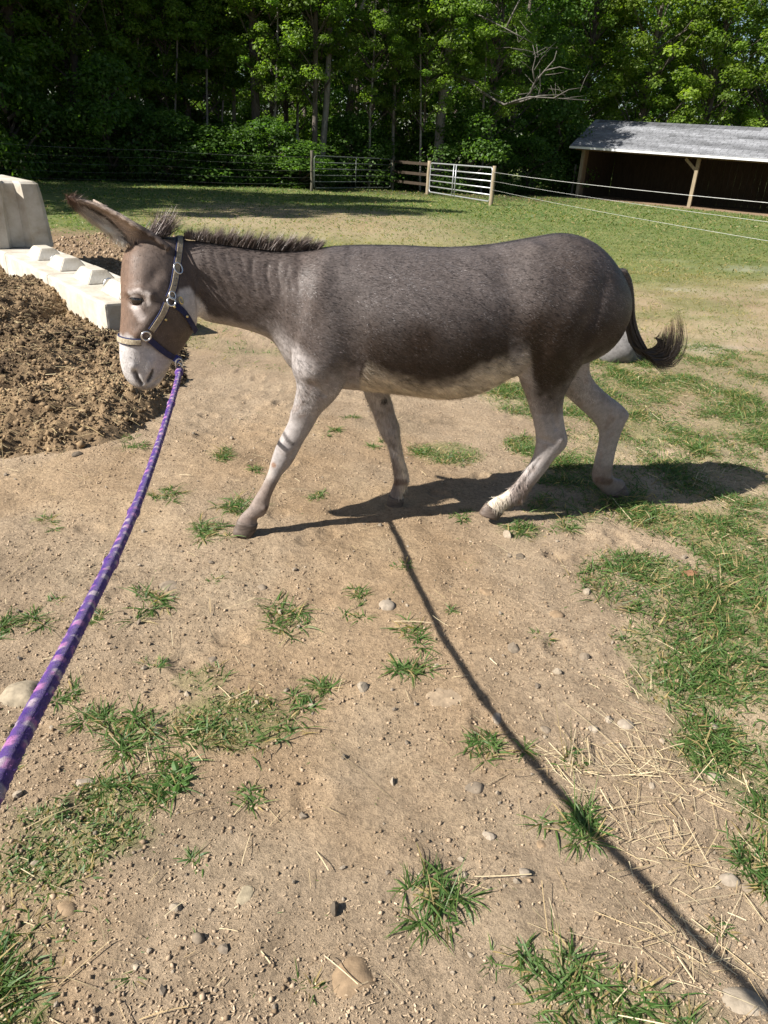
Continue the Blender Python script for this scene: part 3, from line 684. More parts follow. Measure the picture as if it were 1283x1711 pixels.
limb([(910, 118), (935, 112), (960, 118)], 35.2, 35, .03, .008); limb([(925, 164), (950, 150), (975, 146)], 34.8, 34.6, .025, .006)
tw = np.random.default_rng(31)
for _ in range(26):
    bx_, by_ = ((885, 160), (905, 125), (842, 172), (925, 163), (895, 95), (870, 70), (955, 160))[tw.integers(0, 7)]; bx_ += tw.normal(0, 12); by_ += tw.normal(0, 7); an = tw.uniform(-2.9, -.1); ln_ = tw.uniform(18, 52)
    limb([(bx_, by_), (bx_ + math.cos(an) * ln_ * .5, by_ + math.sin(an) * ln_ * .4 + tw.normal(0, 3)), (bx_ + math.cos(an) * ln_, by_ + math.sin(an) * ln_ * .8 + tw.normal(0, 5))], 35.2, 35.2 + tw.normal(0, .5), .014, .004)
dl.build('dead_limb', M_DEADLIMB, t_lean, True)
# the other trees of the wood, each with its own trunk, crown and limbs
rg = np.random.default_rng(77); G_WOOD = 'trees of the wood behind the fence'
kk = 0
for px_, Y_ in ((-60, 33), (70, 36), (200, 34), (262, 36.5), (320, 36), (478, 41), (640, 39.5), (690, 39), (810, 40), (850, 43),
                (-20, 41), (110, 43), (230, 42), (310, 44), (365, 47), (450, 46), (590, 44), (665, 47), (750, 45), (900, 47), (40, 50), (170, 51), (290, 54), (420, 56), (505, 53), (560, 57), (700, 55), (820, 54), (340, 60), (465, 61), (620, 60), (760, 61), (880, 60)):
    x = wx(px_, Y_); c = CROWN_T[kk % 2] if 300 < px_ < 830 and Y_ < 50 else CROWN[kk % 4]; kk += 1
    tree('woodland_tree', 'leafy green tree standing among others in the wood behind the fence', (x, Y_), 12 + rg.uniform(-1, 3), rg.uniform(.10, .2), c, rg.uniform(0, 6.28), rg.uniform(.8, 1.05), G_WOOD)
# maples in sunlight behind the shed
for px_, Y_, sc_, lab in ((960, 46, .95, 'pale green maple tinged with orange, left of the shed roof'), (1062, 46, 1.1, 'bright sunlit maple rising behind the left end of the shed roof'),
                          (1165, 47, 1.0, 'sunlit green tree behind the middle of the shed roof'), (1262, 49, 1.1, 'darker green tree behind the shed roof at the right edge')):
    tree('maple_tree', lab, (wx(px_, Y_), Y_), 13, .2, CROWN_M[kk % 2] if px_ < 1250 else CROWN[1], kk * 1.3, sc_); kk += 1
for px_, Y_ in ((1010, 55), (1110, 57), (1215, 58), (1330, 54), (930, 56)):
    tree('woodland_tree', 'tall leafy tree far behind the shed roof', (wx(px_, Y_), Y_), 14, .2, CROWN[kk % 4], kk * .7, 1.15, 'trees far behind the shed'); kk += 1
# undergrowth along the fence
for n_, (px_, Y_) in enumerate(((-30, 30), (30, 29.5), (85, 30.5), (140, 30.5), (190, 31), (240, 31.5), (290, 31.5), (345, 32), (400, 32.6), (450, 33), (500, 33), (555, 36.3), (585, 36), (612, 36.5), (665, 38), (715, 38.5), (775, 36.5), (830, 38), (880, 39.5), (925, 41.5), (965, 44), (470, 36), (380, 36), (260, 35), (150, 34))):
    o = tree('undergrowth_shrub', 'dark leafy shrub in the undergrowth behind the far fence', (wx(px_, Y_, 300), Y_), 1, .03, SHRUB[n_ % 3], n_ * 1.1, 1.0 + .25 * math.sin(n_ * 2.1), 'shrubs behind the far fence', zs=(.72 if 330 < px_ < 800 else 1.0) + .25 * math.sin(n_ * 1.7), cat='shrub', trunk_on=False)
    mb = MB(); mb.tube(np.array([(0, 0, -.1), (.03, .02, .8), (.0, .05, 1.9)]), np.array([.04, .03, .012]), 6); mb.build('stem', M_BARK, o, True)
# trees left of the frame that shade the far grass and the left of the wood
for n_, (x, y, h) in enumerate(((-15.5, 15.5, 1.15), (-18.5, 19.5, 1.2), (-23, 29, 1.35), (-14.0, 21.5, 1.0), (-26, 24, 1.4), (-25, 17.5, 1.3), (-29, 29, 1.5))):
    tree('woodland_tree', 'tall leafy tree left of the pasture that shades the far grass', (x, y), 14 * h, .24, CROWN[n_ % 4], n_ * 2.0, h, 'trees left of the pasture')
# the wood beyond, one mass
rng = np.random.default_rng(5); n_ = 60000
fx = rng.uniform(-55, 60, n_); fy = rng.uniform(62, 76, n_); fz = rng.uniform(0, 17, n_) ** 1.0
okm = fbm(fx, fz, .28, 3, 51) > -.25; fx, fy, fz = fx[okm], fy[okm], fz[okm]; n_ = len(fx)
cc = lerp(PAL_D[0][None], PAL_L[1][None], np.clip(.5 + .8 * fbm(fx, fz, .4, 3, 52), 0, 1))
V, T, C = leaf_geo(np.stack([fx, fy, fz], 1), unit(rng.normal(size=(n_, 3)) * .6 + [0, -.2, .7]), rng.uniform(.3, .55, n_), rng, cc)
tag(link('far_wood', mesh_np('far_wood', V, T, C, False, [M_LEAF])), 'mass of green foliage deep in the wood', 'woods', kind='stuff')

# ------------------------------------------------------------------ donkey
D_P0 = np.array([-.285, 2.862, 0.]); D_D = unit(np.array([1.121, .24, 0.])); D_N = np.array([-D_D[1], D_D[0], 0.])   # along (to the rear), away from camera
Zv = np.array([0, 0, 1.])
def dp(x, y, t=0.0): return onplane(x, y, D_P0 + D_N * t, D_N)
def ell_ring(c, e, w, n=22, p=2.0, shift=0.0):
    th = np.linspace(0, 2 * np.pi, n, endpoint=False); cs, sn = np.cos(th), np.sin(th)
    ca = np.sign(cs) * np.abs(cs) ** (2 / p); sa = np.sign(sn) * np.abs(sn) ** (2 / p)
    return c + e * ca[:, None] + w * (sa * (1 + shift * cs))[:, None]
def resample(rows, k):
    """smooth spline through rows of numbers"""
    A = np.array(rows, float); n = len(A); out = []
    E_ = np.vstack([2 * A[0] - A[1], A, 2 * A[-1] - A[-2]])
    for i in range(n - 1):
        p0, p1, p2, p3 = E_[i:i + 4]
        for j in range(k):
            t = j / k; out.append(.5 * ((2 * p1) + (-p0 + p2) * t + (2 * p0 - 5 * p1 + 4 * p2 - p3) * t * t + (-p0 + 3 * p1 - 3 * p2 + p3) * t ** 3))
    out.append(A[-1]); return np.array(out)
body = MB()
TORSO = [(312,402,516,.058),(345,403,536,.066),(380,408,543,.073),(420,414,553,.083),(455,418,569,.097),(478,418,604,.125),(503,417,630,.155),(533,414,641,.182),(570,410,646,.208),(620,409,649,.236),(680,410,656,.254),(740,413,661,.258),(790,411,652,.250),(830,407,632,.237),(865,401,616,.228),(900,395,612,.222),(938,389,612,.216),(973,395,602,.196),(1003,413,588,.160),(1026,440,565,.115),(1042,469,538,.068),(1050,490,516,.03)]
body.loft([ell_ring((dp(x, a) + dp(x, b_)) / 2, (dp(x, b_) - dp(x, a)) / 2, D_N * w, 36, 2.15, .10) for x, a, b_, w in resample(TORSO, 3)])
def leg(rows, k=3, p=2.0):   # xl, yl, xr, yr, t, half thickness
    R = resample(rows, k); return [ell_ring((dp(r[0], r[1], r[4]) + dp(r[2], r[3], r[4])) / 2, (dp(r[2], r[3], r[4]) - dp(r[0], r[1], r[4])) / 2, D_N * r[5], 20, p) for r in R]
NF = [(505,500,600,490,-.10,.05),(492,560,602,545,-.12,.07),(487,612,592,602,-.128,.074),(495,640,577,640,-.125,.062),(493,664,558,668,-.118,.052),(486,692,536,690,-.112,.044),(478,713,521,716,-.11,.038),(465,737,507,738,-.11,.037),(458,753,498,756,-.11,.036),(452,772,487,775,-.11,.033),(447,790,475,789,-.11,.026),(436,814,463,808,-.11,.0225),(424,833,453,830,-.11,.0235),(416,847,449,848,-.11,.028),(409,854,441,861,-.11,.026),(403,860,431,865,-.11,.0225),(398,867,430,873,-.11,.024),(394,874,429,880,-.11,.026)]
FF = [(580,560,660,560,.10,.06),(592,605,655,612,.11,.058),(604,645,650,650,.11,.05),(613,670,656,675,.11,.042),(624,695,662,697,.11,.037),(631,715,668,713,.11,.036),(638,730,669,728,.11,.034),(647,745,671,745,.11,.029),(653,768,676,768,.11,.024),(657,790,681,786,.11,.024),(658,804,684,801,.11,.027),(655,815,680,814,.11,.0245),(652,822,674,823,.11,.022),(650,830,674,834,.11,.025)]
NH = [(885,470,1035,480,-.10,.08),(872,530,1026,535,-.125,.092),(864,575,1000,570,-.13,.088),(860,608,975,602,-.125,.076),(870,640,953,638,-.118,.058),(879,663,943,660,-.112,.048),(887,690,940,682,-.11,.041),(893,715,943,710,-.11,.036),(895,733,948,731,-.11,.036),(894,748,945,746,-.11,.034),(889,766,926,766,-.11,.029),(879,783,912,786,-.11,.025),(862,806,894,808,-.11,.024),(849,819,881,826,-.11,.027),(838,827,872,841,-.11,.028),(828,831,856,846,-.11,.024),(819,837,843,852,-.11,.024),(813,843,839,859,-.11,.027)]
FH = [(878,520,1010,520,.10,.08),(880,565,1002,556,.12,.085),(895,602,988,592,.125,.075),(918,634,984,614,.12,.060),(940,656,992,636,.12,.050),(963,678,1014,658,.115,.042),(984,697,1038,676,.11,.037),(997,713,1051,692,.11,.036),(1001,730,1044,706,.11,.033),(998,750,1034,732,.11,.028),(993,770,1027,760,.11,.0245),(989,790,1023,786,.11,.0255),(990,804,1026,798,.11,.028),(998,814,1034,800,.11,.025),(1008,823,1041,802,.11,.024),(1018,829,1045,810,.11,.025)]
for rows in (NF, FF, NH, FH): body.loft(leg(rows))
# head: rings across the face, turned towards the camera
YAW = math.radians(32); fdir = -math.cos(YAW) * D_D - math.sin(YAW) * D_N; ldir = math.sin(YAW) * D_D - math.cos(YAW) * D_N
HEAD = [(398,236,306,0,.055),(408,220,314,-.008,.074),(425,210,320,-.02,.089),(447,206,324,-.035,.100),(470,205,328,-.05,.105),(498,206,333,-.065,.104),(524,206,333,-.08,.095),(550,204,326,-.095,.084),(572,203,313,-.105,.073),(592,203,299,-.115,.066),(610,205,285,-.122,.063),(627,210,276,-.128,.060),(640,219,267,-.132,.051),(648,230,258,-.134,.033)]
def head_ring(y, xl, xr, tc, B):
    a, b_ = dp(xl, y, tc), dp(xr, y, tc); W = np.linalg.norm(b_ - a) / 2; Aa = math.sqrt(max(W * W - (B * math.sin(YAW)) ** 2, 1e-5)) / math.cos(YAW)
    return ell_ring((a + b_) / 2, fdir * Aa, ldir * B, 26, 2.25, .06)
body.loft([head_ring(*r) for r in resample(HEAD, 3)])
# ears: cupped, opening forward and down
def ear(rows, t0, t1, opencam, depth):
    R = resample(rows, 4); rings = []
    for i, r in enumerate(R):
        f = i / (len(R) - 1); t = t0 + (t1 - t0) * f
        u, l = dp(r[0], r[1], t), dp(r[2], r[3], t); c = (u + l) / 2; e = (l - u) / 2; w = -D_N * np.linalg.norm(e) * depth
        o = unit(unit(e) * .55 + unit(w) * opencam); q = np.cross(unit(np.cross(e, w)), o); ea = np.linalg.norm(e) * 1.02
        th = np.linspace(-2.0, 2.0, 11); outer = [c - o * ea * .5 * math.cos(a) + q * ea * math.sin(a) for a in th]
        inn = max(ea - .013, ea * .35); inner = [c + o * .006 - o * inn * .42 * math.cos(a) + q * inn * math.sin(a) for a in th[::-1]]
        rings.append(np.array(outer + inner))
    body.loft(rings)
NEAR_EAR = [(290,410,240,446),(276,399,228,430),(256,385,213,413),(228,369,193,401),(198,352,171,386),(168,339,146,367),(140,331,124,349),(113,325,110,335)]
FAR_EAR = [(280,392,250,420),(258,386,232,410),(236,375,214,396),(212,361,194,380),(188,347,173,362),(168,336,158,346),(156,331,153,336)]
ear(NEAR_EAR, -.075, -.10, 1.1, .9); ear(FAR_EAR, .055, .075, .5, .8)
# dock of the tail
body.loft(leg([(1030,452,1044,448,0,.03),(1038,472,1054,466,0,.026),(1041,500,1059,498,0,.024),(1042,528,1060,526,0,.023),(1045,552,1065,548,0,.021),(1054,574,1073,566,0,.018),(1066,592,1082,582,0,.013)], 3))
# sheath
sc_ = dp(851, 613, 0); body.ellipsoid(sc_, np.array([D_D * .05, D_N * .03, Zv * .03]))
tmp_me = body.mesh('donkey_raw'); tmp = link('donkey_raw', tmp_me)
md = tmp.modifiers.new('r', 'REMESH'); md.mode = 'VOXEL'; md.voxel_size = .0062; md.adaptivity = 0
ms = tmp.modifiers.new('s', 'SMOOTH'); ms.factor = .5; ms.iterations = 4
bpy.context.view_layer.update(); dg = bpy.context.evaluated_depsgraph_get(); ev = tmp.evaluated_get(dg); bm_ = ev.to_mesh()
nv = len(bm_.vertices); BV = np.empty(nv * 3, np.float32); bm_.vertices.foreach_get('co', BV); BV = BV.reshape(-1, 3).astype(float)
npol = len(bm_.polygons); lt = np.empty(npol, np.int32); bm_.polygons.foreach_get('loop_total', lt); lv = np.empty(len(bm_.loops), np.int32); bm_.loops.foreach_get('vertex_index', lv)
assert (lt == 4).all(); BQ = lv.reshape(-1, 4).copy(); ev.to_mesh_clear(); bpy.data.objects.remove(tmp); bpy.data.meshes.remove(tmp_me)
def vnormals(V, Q):
    n = np.cross(V[Q[:, 2]] - V[Q[:, 0]], V[Q[:, 3]] - V[Q[:, 1]]); out = np.zeros_like(V)
    for k_ in range(4): np.add.at(out, Q[:, k_], n)
    return unit(out)
BN = vnormals(BV, BQ)
def bvh_now(): return BVHTree.FromPolygons([Vector(v) for v in BV], BQ.tolist())
BVH = bvh_now()
def hit(x, y):
    r = BVH.ray_cast(Vector(CAMO), Vector(unit(ray(x, y))))
    if r[0] is None: return None, None
    return np.array(r[0]), np.array(r[1])
def near_dist(px_list, step=1.6):
    """distance of every body vertex to a line surveyed on the visible side"""
    pts = []
    for a, b_ in zip(px_list[:-1], px_list[1:]):
        k_ = max(2, int(math.hypot(b_[0] - a[0], b_[1] - a[1]) / step))
        for t in np.linspace(0, 1, k_):
            p, _ = hit(a[0] + (b_[0] - a[0]) * t, a[1] + (b_[1] - a[1]) * t)
            if p is not None: pts.append(p)
    if len(px_list) == 1: pts = [p for p in (hit(px_list[0][0] + ox, px_list[0][1] + oy)[0] for ox, oy in ((0, 0), (-5, 0), (5, 0), (-8, -4), (8, -4))) if p is not None][:1]
    if not len(pts): return np.full(len(BV), 9.)
    pts = np.array(pts); lo, hi = pts.min(0) - .12, pts.max(0) + .12
    idx = np.where(((BV > lo) & (BV < hi)).all(1))[0]; d = np.full(len(BV), 9.)
    best = np.full(len(idx), 9.)
    for p in pts: best = np.minimum(best, np.linalg.norm(BV[idx] - p, axis=1))
    d[idx] = best; return d
def push(px_list, amp, rad, p=2.0):
    global BV
    d = near_dist(px_list); w = np.exp(-(d / rad) ** p); BV = BV + BN * (amp * w)[:, None]
# muscles, folds and hollows
push([(530, 500), (545, 560)], .018, .085); push([(560, 600), (520, 620)], .012, .05)                  # shoulder
push([(590, 510), (595, 545), (595, 580), (590, 615)], -.007, .045)
push([(905, 470), (930, 540), (930, 580)], .016, .08); push([(862, 500), (854, 540), (860, 580)], -.009, .065)     # hip, flank hollow
push([(872, 600), (884, 560), (894, 520)], .006, .05); push([(700, 540), (760, 560), (660, 560)], .010, .12)
push([(505, 430), (500, 470), (512, 520)], -.008, .03); push([(548, 430), (530, 490), (506, 560)], .010, .035); push([(560, 450), (572, 520), (580, 580)], -.006, .03)
push([(893, 416)], .016, .040); push([(850, 440), (846, 470)], -.012, .055); push([(1014, 470), (990, 530), (962, 590)], -.009, .028); push([(975, 480), (950, 540)], .010, .05); push([(930, 430), (985, 440)], .006, .04); push([(905, 600), (930, 570)], .008, .04)
for x0, y0, x1, y1, am in ((338,416,360,478,.0045),(352,416,386,500,.005),(372,420,405,500,.005),(398,424,424,488,.005),(418,428,428,490,.006),(444,436,452,490,.007),(462,432,470,486,.006),(478,436,488,482,.006),(496,440,500,486,.005)):
    push([(x0 + 3, y0 + 6), ((x0 + x1) / 2 - 3, (y0 + y1) / 2), (x1, y1)], -am * .42, .0075)
push([(345, 440), (400, 470), (440, 500)], .008, .05)
for (x, y) in ((470, 742), (478, 752), (655, 726)): push([(x, y)], .006, .020)
push([(492, 752), (478, 780), (462, 812)], -.004, .008); push([(448, 850)], .006, .012); push([(470, 700), (492, 690)], .004, .02)
push([(664, 760), (670, 790)], -.004, .007); push([(680, 806)], .005, .011); push([(902, 768), (880, 800), (868, 816)], -.004, .008); push([(872, 838)], .006, .012); push([(905, 700), (912, 725)], .006, .018); push([(925, 690), (930, 715)], -.007, .012)
push([(1030, 700), (1020, 720)], -.004, .012); push([(1014, 745), (1008, 780)], -.003, .008); push([(1022, 800)], .005, .012); push([(1004, 805)], .006, .014)
push([(520, 640), (540, 660)], -.006, .015); push([(505, 650), (495, 690)], .006, .025)
push([(902, 733), (925, 742)], -.004, .012); push([(938, 736)], .005, .014)
# head: brow, eye socket, cheek, nostrils, mouth, face ridge
push([(212, 487), (236, 484), (252, 492)], .009, .016); push([(220, 502), (234, 501)], -.010, .018); push([(262, 520), (240, 548), (228, 560)], .006, .016)
push([(296, 520), (302, 545)], .012, .042); push([(252, 470), (262, 455)], -.006, .02); push([(248, 580), (265, 560)], -.006, .022)
push([(252, 606), (250, 618)], .007, .018); push([(254, 618), (252, 628), (248, 636)], -.014, .0065); push([(222, 612)], .005, .014); push([(226, 622), (231, 634), (236, 641)], -.013, .0075)
push([(243, 647), (256, 640), (268, 632), (276, 624)], -.005, .006)
push([(334, 500), (336, 528)], -.010, .022)
def img(P):
    vv = P - CAMO; zc = vv @ FW; return 641.5 + FOC * (vv @ RT) / zc, 855.5 - FOC * (vv @ UP) / zc
qx_, qy_ = img(BV); sm = sstep(505, 540, qx_) * sstep(1040, 1020, qx_) * sstep(640, 600, qy_)       # ease the joins of shoulder and thigh into the barrel
ED = np.concatenate([BQ[:, [0, 1]], BQ[:, [1, 2]], BQ[:, [2, 3]], BQ[:, [3, 0]]]); dg_ = np.bincount(ED[:, 0], minlength=len(BV)).astype(float)
for _ in range(26):
    av = np.stack([np.bincount(ED[:, 0], weights=BV[ED[:, 1], k_], minlength=len(BV)) for k_ in range(3)], 1) / np.maximum(dg_, 1)[:, None]; BV = BV + (av - BV) * (.6 * sm)[:, None]
BN = vnormals(BV, BQ); BVH = bvh_now()
# coat colours by place on the body (photo survey on the animal's own side plane)
ts = (BV - D_P0) @ D_N
ix0, iy0 = img(BV); far_side = (ts > 0) & (ix0 > 335)
ix, iy = img(np.where(far_side[:, None], BV - 2 * D_N * ts[:, None], BV))      # both flanks carry the pattern surveyed on the near one
n1 = fbm(BV[:, 0], BV[:, 1], 9, 3, 61, BV[:, 2]); n2 = fbm(BV[:, 0], BV[:, 1], 40, 3, 62, BV[:, 2]); jx = n1 * 7 + n2 * 5
def curve(xp, yp): return np.interp(ix, xp, yp)
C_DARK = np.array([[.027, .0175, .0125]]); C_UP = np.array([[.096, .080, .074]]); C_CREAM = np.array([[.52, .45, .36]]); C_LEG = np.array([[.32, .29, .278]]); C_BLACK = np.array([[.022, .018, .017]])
bc = lerp(C_UP, C_DARK, np.clip(sstep(490, 585, iy + jx * 1.5) * sstep(560, 620, ix) * .95 + sstep(800, 980, ix) * .45 + .3 * n1, 0, 1))  # coat tone; sheen above and some shading below put into the colour
headm = sstep(330, 318, ix + 0 * jx) * sstep(390, 405, iy); neckm = sstep(560, 520, ix)
bc = lerp(bc, np.array([[.074, .056, .048]]), neckm * .7)
belly = sstep(-16, 18, iy + jx * 1.4 - curve([560, 598, 612, 640, 700, 760, 800, 835, 862, 880], [700, 645, 608, 621, 639, 637, 621, 604, 596, 594])) * sstep(590, 604, ix) * sstep(892, 872, ix + jx)
bc = lerp(bc, C_CREAM, belly)
leg_f = sstep(-26, 34, iy + jx * 2.4 - curve([430, 455, 470, 490, 515, 545, 570, 600, 620], [540, 545, 548, 566, 604, 622, 612, 618, 632])) * sstep(690, 670, ix)
leg_f = leg_f * np.where(ix > 600, sstep(-.02, .04, ts) + sstep(640, 660, iy) * 0, 1); bc = lerp(bc, C_LEG, leg_f * .95)
under_neck = sstep(-16, -4, iy + jx * .5 - curve([330, 380, 420, 455], [528, 543, 553, 569])) * sstep(462, 440, ix) * sstep(300, 330, ix); bc = lerp(bc, np.array([[.36, .31, .27]]), under_neck * .85)
leg_h = sstep(-34, 40, iy + jx * 2.6 - curve([850, 872, 884, 892, 902, 930, 955, 990, 1010], [586, 592, 600, 645, 668, 670, 644, 608, 596])) * sstep(845, 858, ix)
leg_h = np.maximum(leg_h, sstep(.03, .07, ts) * sstep(590, 612, iy) * sstep(845, 860, ix)); bc = lerp(bc, C_LEG * 1.05, leg_h * .95)
mott = sstep(.12, .45, fbm(BV[:, 0], BV[:, 1], 26, 3, 65, BV[:, 2])) * np.maximum(leg_f, leg_h); bc = lerp(bc, np.array([[.24, .19, .165]]), mott * .55)
low = sstep(790, 815, iy) * np.maximum(leg_f, leg_h); bc = lerp(bc, np.array([[.17, .128, .108]]), low * .75)
# dark line down the back and across the shoulders, withers wisps
topy = curve([r[0] for r in TORSO], [r[1] for r in TORSO])
dors = sstep(.030, .012, np.abs(ts) + np.abs(n2) * .008) * sstep(26, 10, iy - topy) * sstep(500, 530, ix); bc = lerp(bc, C_BLACK * 1.6, dors * .9)
cross = sstep(9, 3, np.abs(ix - 580 + (iy - 410) * .04 + n2 * 3)) * sstep(500, 440, iy) * sstep(405, 412, iy); bc = lerp(bc, C_BLACK * 2.2, cross * .6)
tailm = sstep(1040, 1046, ix + n2 * 3) * sstep(478, 500, iy) * sstep(640, 630, iy) * (np.abs(ts) < .05); bc = lerp(bc, C_BLACK, tailm)
# head
hn = fbm(BV[:, 0], BV[:, 1], 70, 2, 66, BV[:, 2])
bc = lerp(bc, np.array([[.105, .080, .067]]), headm); fr = sstep(248, 214, ix + hn * 6) * headm * sstep(575, 560, iy); bc = lerp(bc, np.array([[.145, .086, .056]]), fr * .7)
cheek = headm * sstep(250, 285, ix) * sstep(500, 530, iy); bc = lerp(bc, np.array([[.085, .066, .055]]), cheek * .8)
de = near_dist([(216, 490), (232, 487), (246, 492)]); bc = lerp(bc, np.array([[.40, .35, .325]]), sstep(.013, .004, de + hn * .004)); de = near_dist([(226, 512), (230, 522), (236, 530)]); bc = lerp(bc, np.array([[.42, .36, .33]]), sstep(.022, .006, de + hn * .006) * .8)
de = near_dist([(247, 497), (249, 508)]); bc = lerp(bc, np.array([[.38, .33, .30]]), sstep(.011, .004, de) * .7)
muz = headm * sstep(-7, 7, iy + hn * 6 - curve([195, 215, 250, 270, 290], [561, 563, 577, 590, 604])) ; bc = lerp(bc, np.array([[.42, .395, .385]]), muz)
bc = lerp(bc, np.array([[.16, .14, .135]]), sstep(640, 650, iy + hn * 4) * muz * .75)
for nl, rad in (([(254, 618), (252, 628), (248, 636)], .006), ([(226, 622), (231, 634), (236, 641)], .007)):
    dn = near_dist(nl); bc = lerp(bc, np.array([[.035, .03, .03]]), sstep(rad * 1.5, rad * .6, dn) * .9)
throat = sstep(-2, 10, iy + jx - curve([286, 300, 318, 334, 350], [492, 478, 478, 494, 520])) * sstep(356, 336, ix + jx * .5) * sstep(284, 296, ix) * (ts < .2)
throat = throat * sstep(.075, .030, near_dist([(312, 492), (322, 505), (330, 522), (345, 532)])); bc = lerp(bc, np.array([[.56, .52, .49]]), throat)
# ears: dark rims, pale inside
eard = near_dist([(235, 411), (212, 400), (196, 382), (173, 361), (144, 345), (114, 331)]); earm = np.maximum(sstep(.075, .05, near_dist([(113, 329), (150, 350), (185, 366), (212, 380)])) * sstep(240, 215, ix) * sstep(418, 404, iy + (ix - 205) * -.5), (ts > .03) * sstep(396, 386, iy) * sstep(262, 245, ix))
bc = lerp(bc, np.array([[.43, .34, .275]]), earm * .9)
ed = near_dist([(208, 403), (190, 391), (172, 374), (146, 357), (124, 342)]); bc = lerp(bc, np.array([[.64, .57, .49]]), sstep(.026, .012, ed) * .95)
bc = lerp(bc, np.array([[.035, .025, .022]]), sstep(.0075, .0025, eard + hn * .002) * (ix < 250)); tipm = sstep(136, 118, ix + hn * 6); bc = lerp(bc, np.array([[.11, .06, .04]]), tipm * .9)
for q_, r_ in (([(1000, 803), (1018, 806)], .02), ([(446, 850)], .014), ([(676, 806), (660, 806)], .016), ([(868, 838)], .012)):
    dd = near_dist(q_); bc = lerp(bc, np.array([[.10, .062, .046]]), sstep(r_ * 1.5, r_ * .5, dd + n2 * .006) * .8)
dd = near_dist([(642, 670)]); bc = lerp(bc, C_BLACK * 1.5, sstep(.019, .013, dd))        # chestnut on the far foreleg
dd = near_dist([(473, 722), (480, 735), (488, 742)]); bc = lerp(bc, C_BLACK * 2, sstep(.011, .005, dd) * .8); dd = near_dist([(457, 777)]); bc = lerp(bc, np.array([[.24, .13, .075]]), sstep(.016, .008, dd) * .8)
bc = np.clip(bc * (1 + .16 * n2[:, None] + .10 * n1[:, None]), .008, .75)
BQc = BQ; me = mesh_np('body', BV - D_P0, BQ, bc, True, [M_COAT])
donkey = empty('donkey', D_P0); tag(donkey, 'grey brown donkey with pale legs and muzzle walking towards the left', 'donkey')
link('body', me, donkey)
# hooves
HOOF = {'nf': [(396,869,431,875,-.11,.0275),(392,880,428,885,-.11,.032),(388,890,421,896,-.11,.035)], 'ff': [(649,828,675,833,.11,.0265),(647,838,673,842,.11,.030),(646,846,670,850,.11,.032)],
        'nh': [(812,841,840,858,-.11,.027),(806,849,836,861,-.11,.031),(800,858,832,866,-.11,.033)], 'fh': [(1015,829,1044,808,.11,.026),(1026,833,1048,818,.11,.030),(1040,837,1050,828,.11,.030)]}
for k_, rows in HOOF.items():
    mb = MB(); mb.loft(leg(rows, 3, 2.2)); o = mb.build('hoof', M_HOOF, donkey, True); o.data.transform(Matrix.Translation(Vector(-D_P0)))
# eye with lids
ep, en = hit(228, 501); ec = ep - en * .0085
mb = MB(); mb.ellipsoid(ec - D_P0, np.eye(3) * .0235, 22, 15)
m, nt, b = new_mat('eye'); b.inputs['Base Color'].default_value = (.012, .008, .006, 1); b.inputs['Roughness'].default_value = .08; b.inputs['Coat Weight'].default_value = .6
mb.build('eye', m, donkey, True)
er = unit(np.cross(en, Zv)); eu = np.cross(er, en); er = np.cross(en, eu)
for nm, sg, co_, tilt in (('upper_lid', 1, (.10, .075, .06), .30), ('lower_lid', -1, (.13, .10, .085), .72)):
    rings = []
    for a in np.linspace(tilt, 1.5, 6):
        rr_ = .0255; rings.append(np.array([ec + (en * math.cos(a) + eu * sg * math.sin(a)) * rr_ * math.cos(w) + er * rr_ * 1.12 * math.sin(w) for w in np.linspace(-1.45, 1.45, 13)]) - D_P0)
    V = np.concatenate(rings); q = [(i * 13 + j, i * 13 + j + 1, (i + 1) * 13 + j + 1, (i + 1) * 13 + j) for i in range(5) for j in range(12)]
    mb = MB(); mb.add(V, q, None, co_); mb.build(nm, M_COAT, donkey, True)
nl = 26; tt_ = rng.uniform(-1.2, 1.2, nl); P = np.array([ec + (en * math.cos(.32) + eu * math.sin(.32)) * .0262 * math.cos(w) + er * .028 * math.sin(w) for w in tt_]) - D_P0
V, Q, C = ribbons(P, unit(en * .8 - eu * .45 + er * tt_[:, None] * .3), np.full(nl, .014), np.full(nl, .0011), np.full(nl, .2), rng, 2, np.full((nl, 3), .02)); tag(link('eyelashes', mesh_np('eyelashes', V, Q, C, False, [M_HAIR]), donkey), kind='stuff')

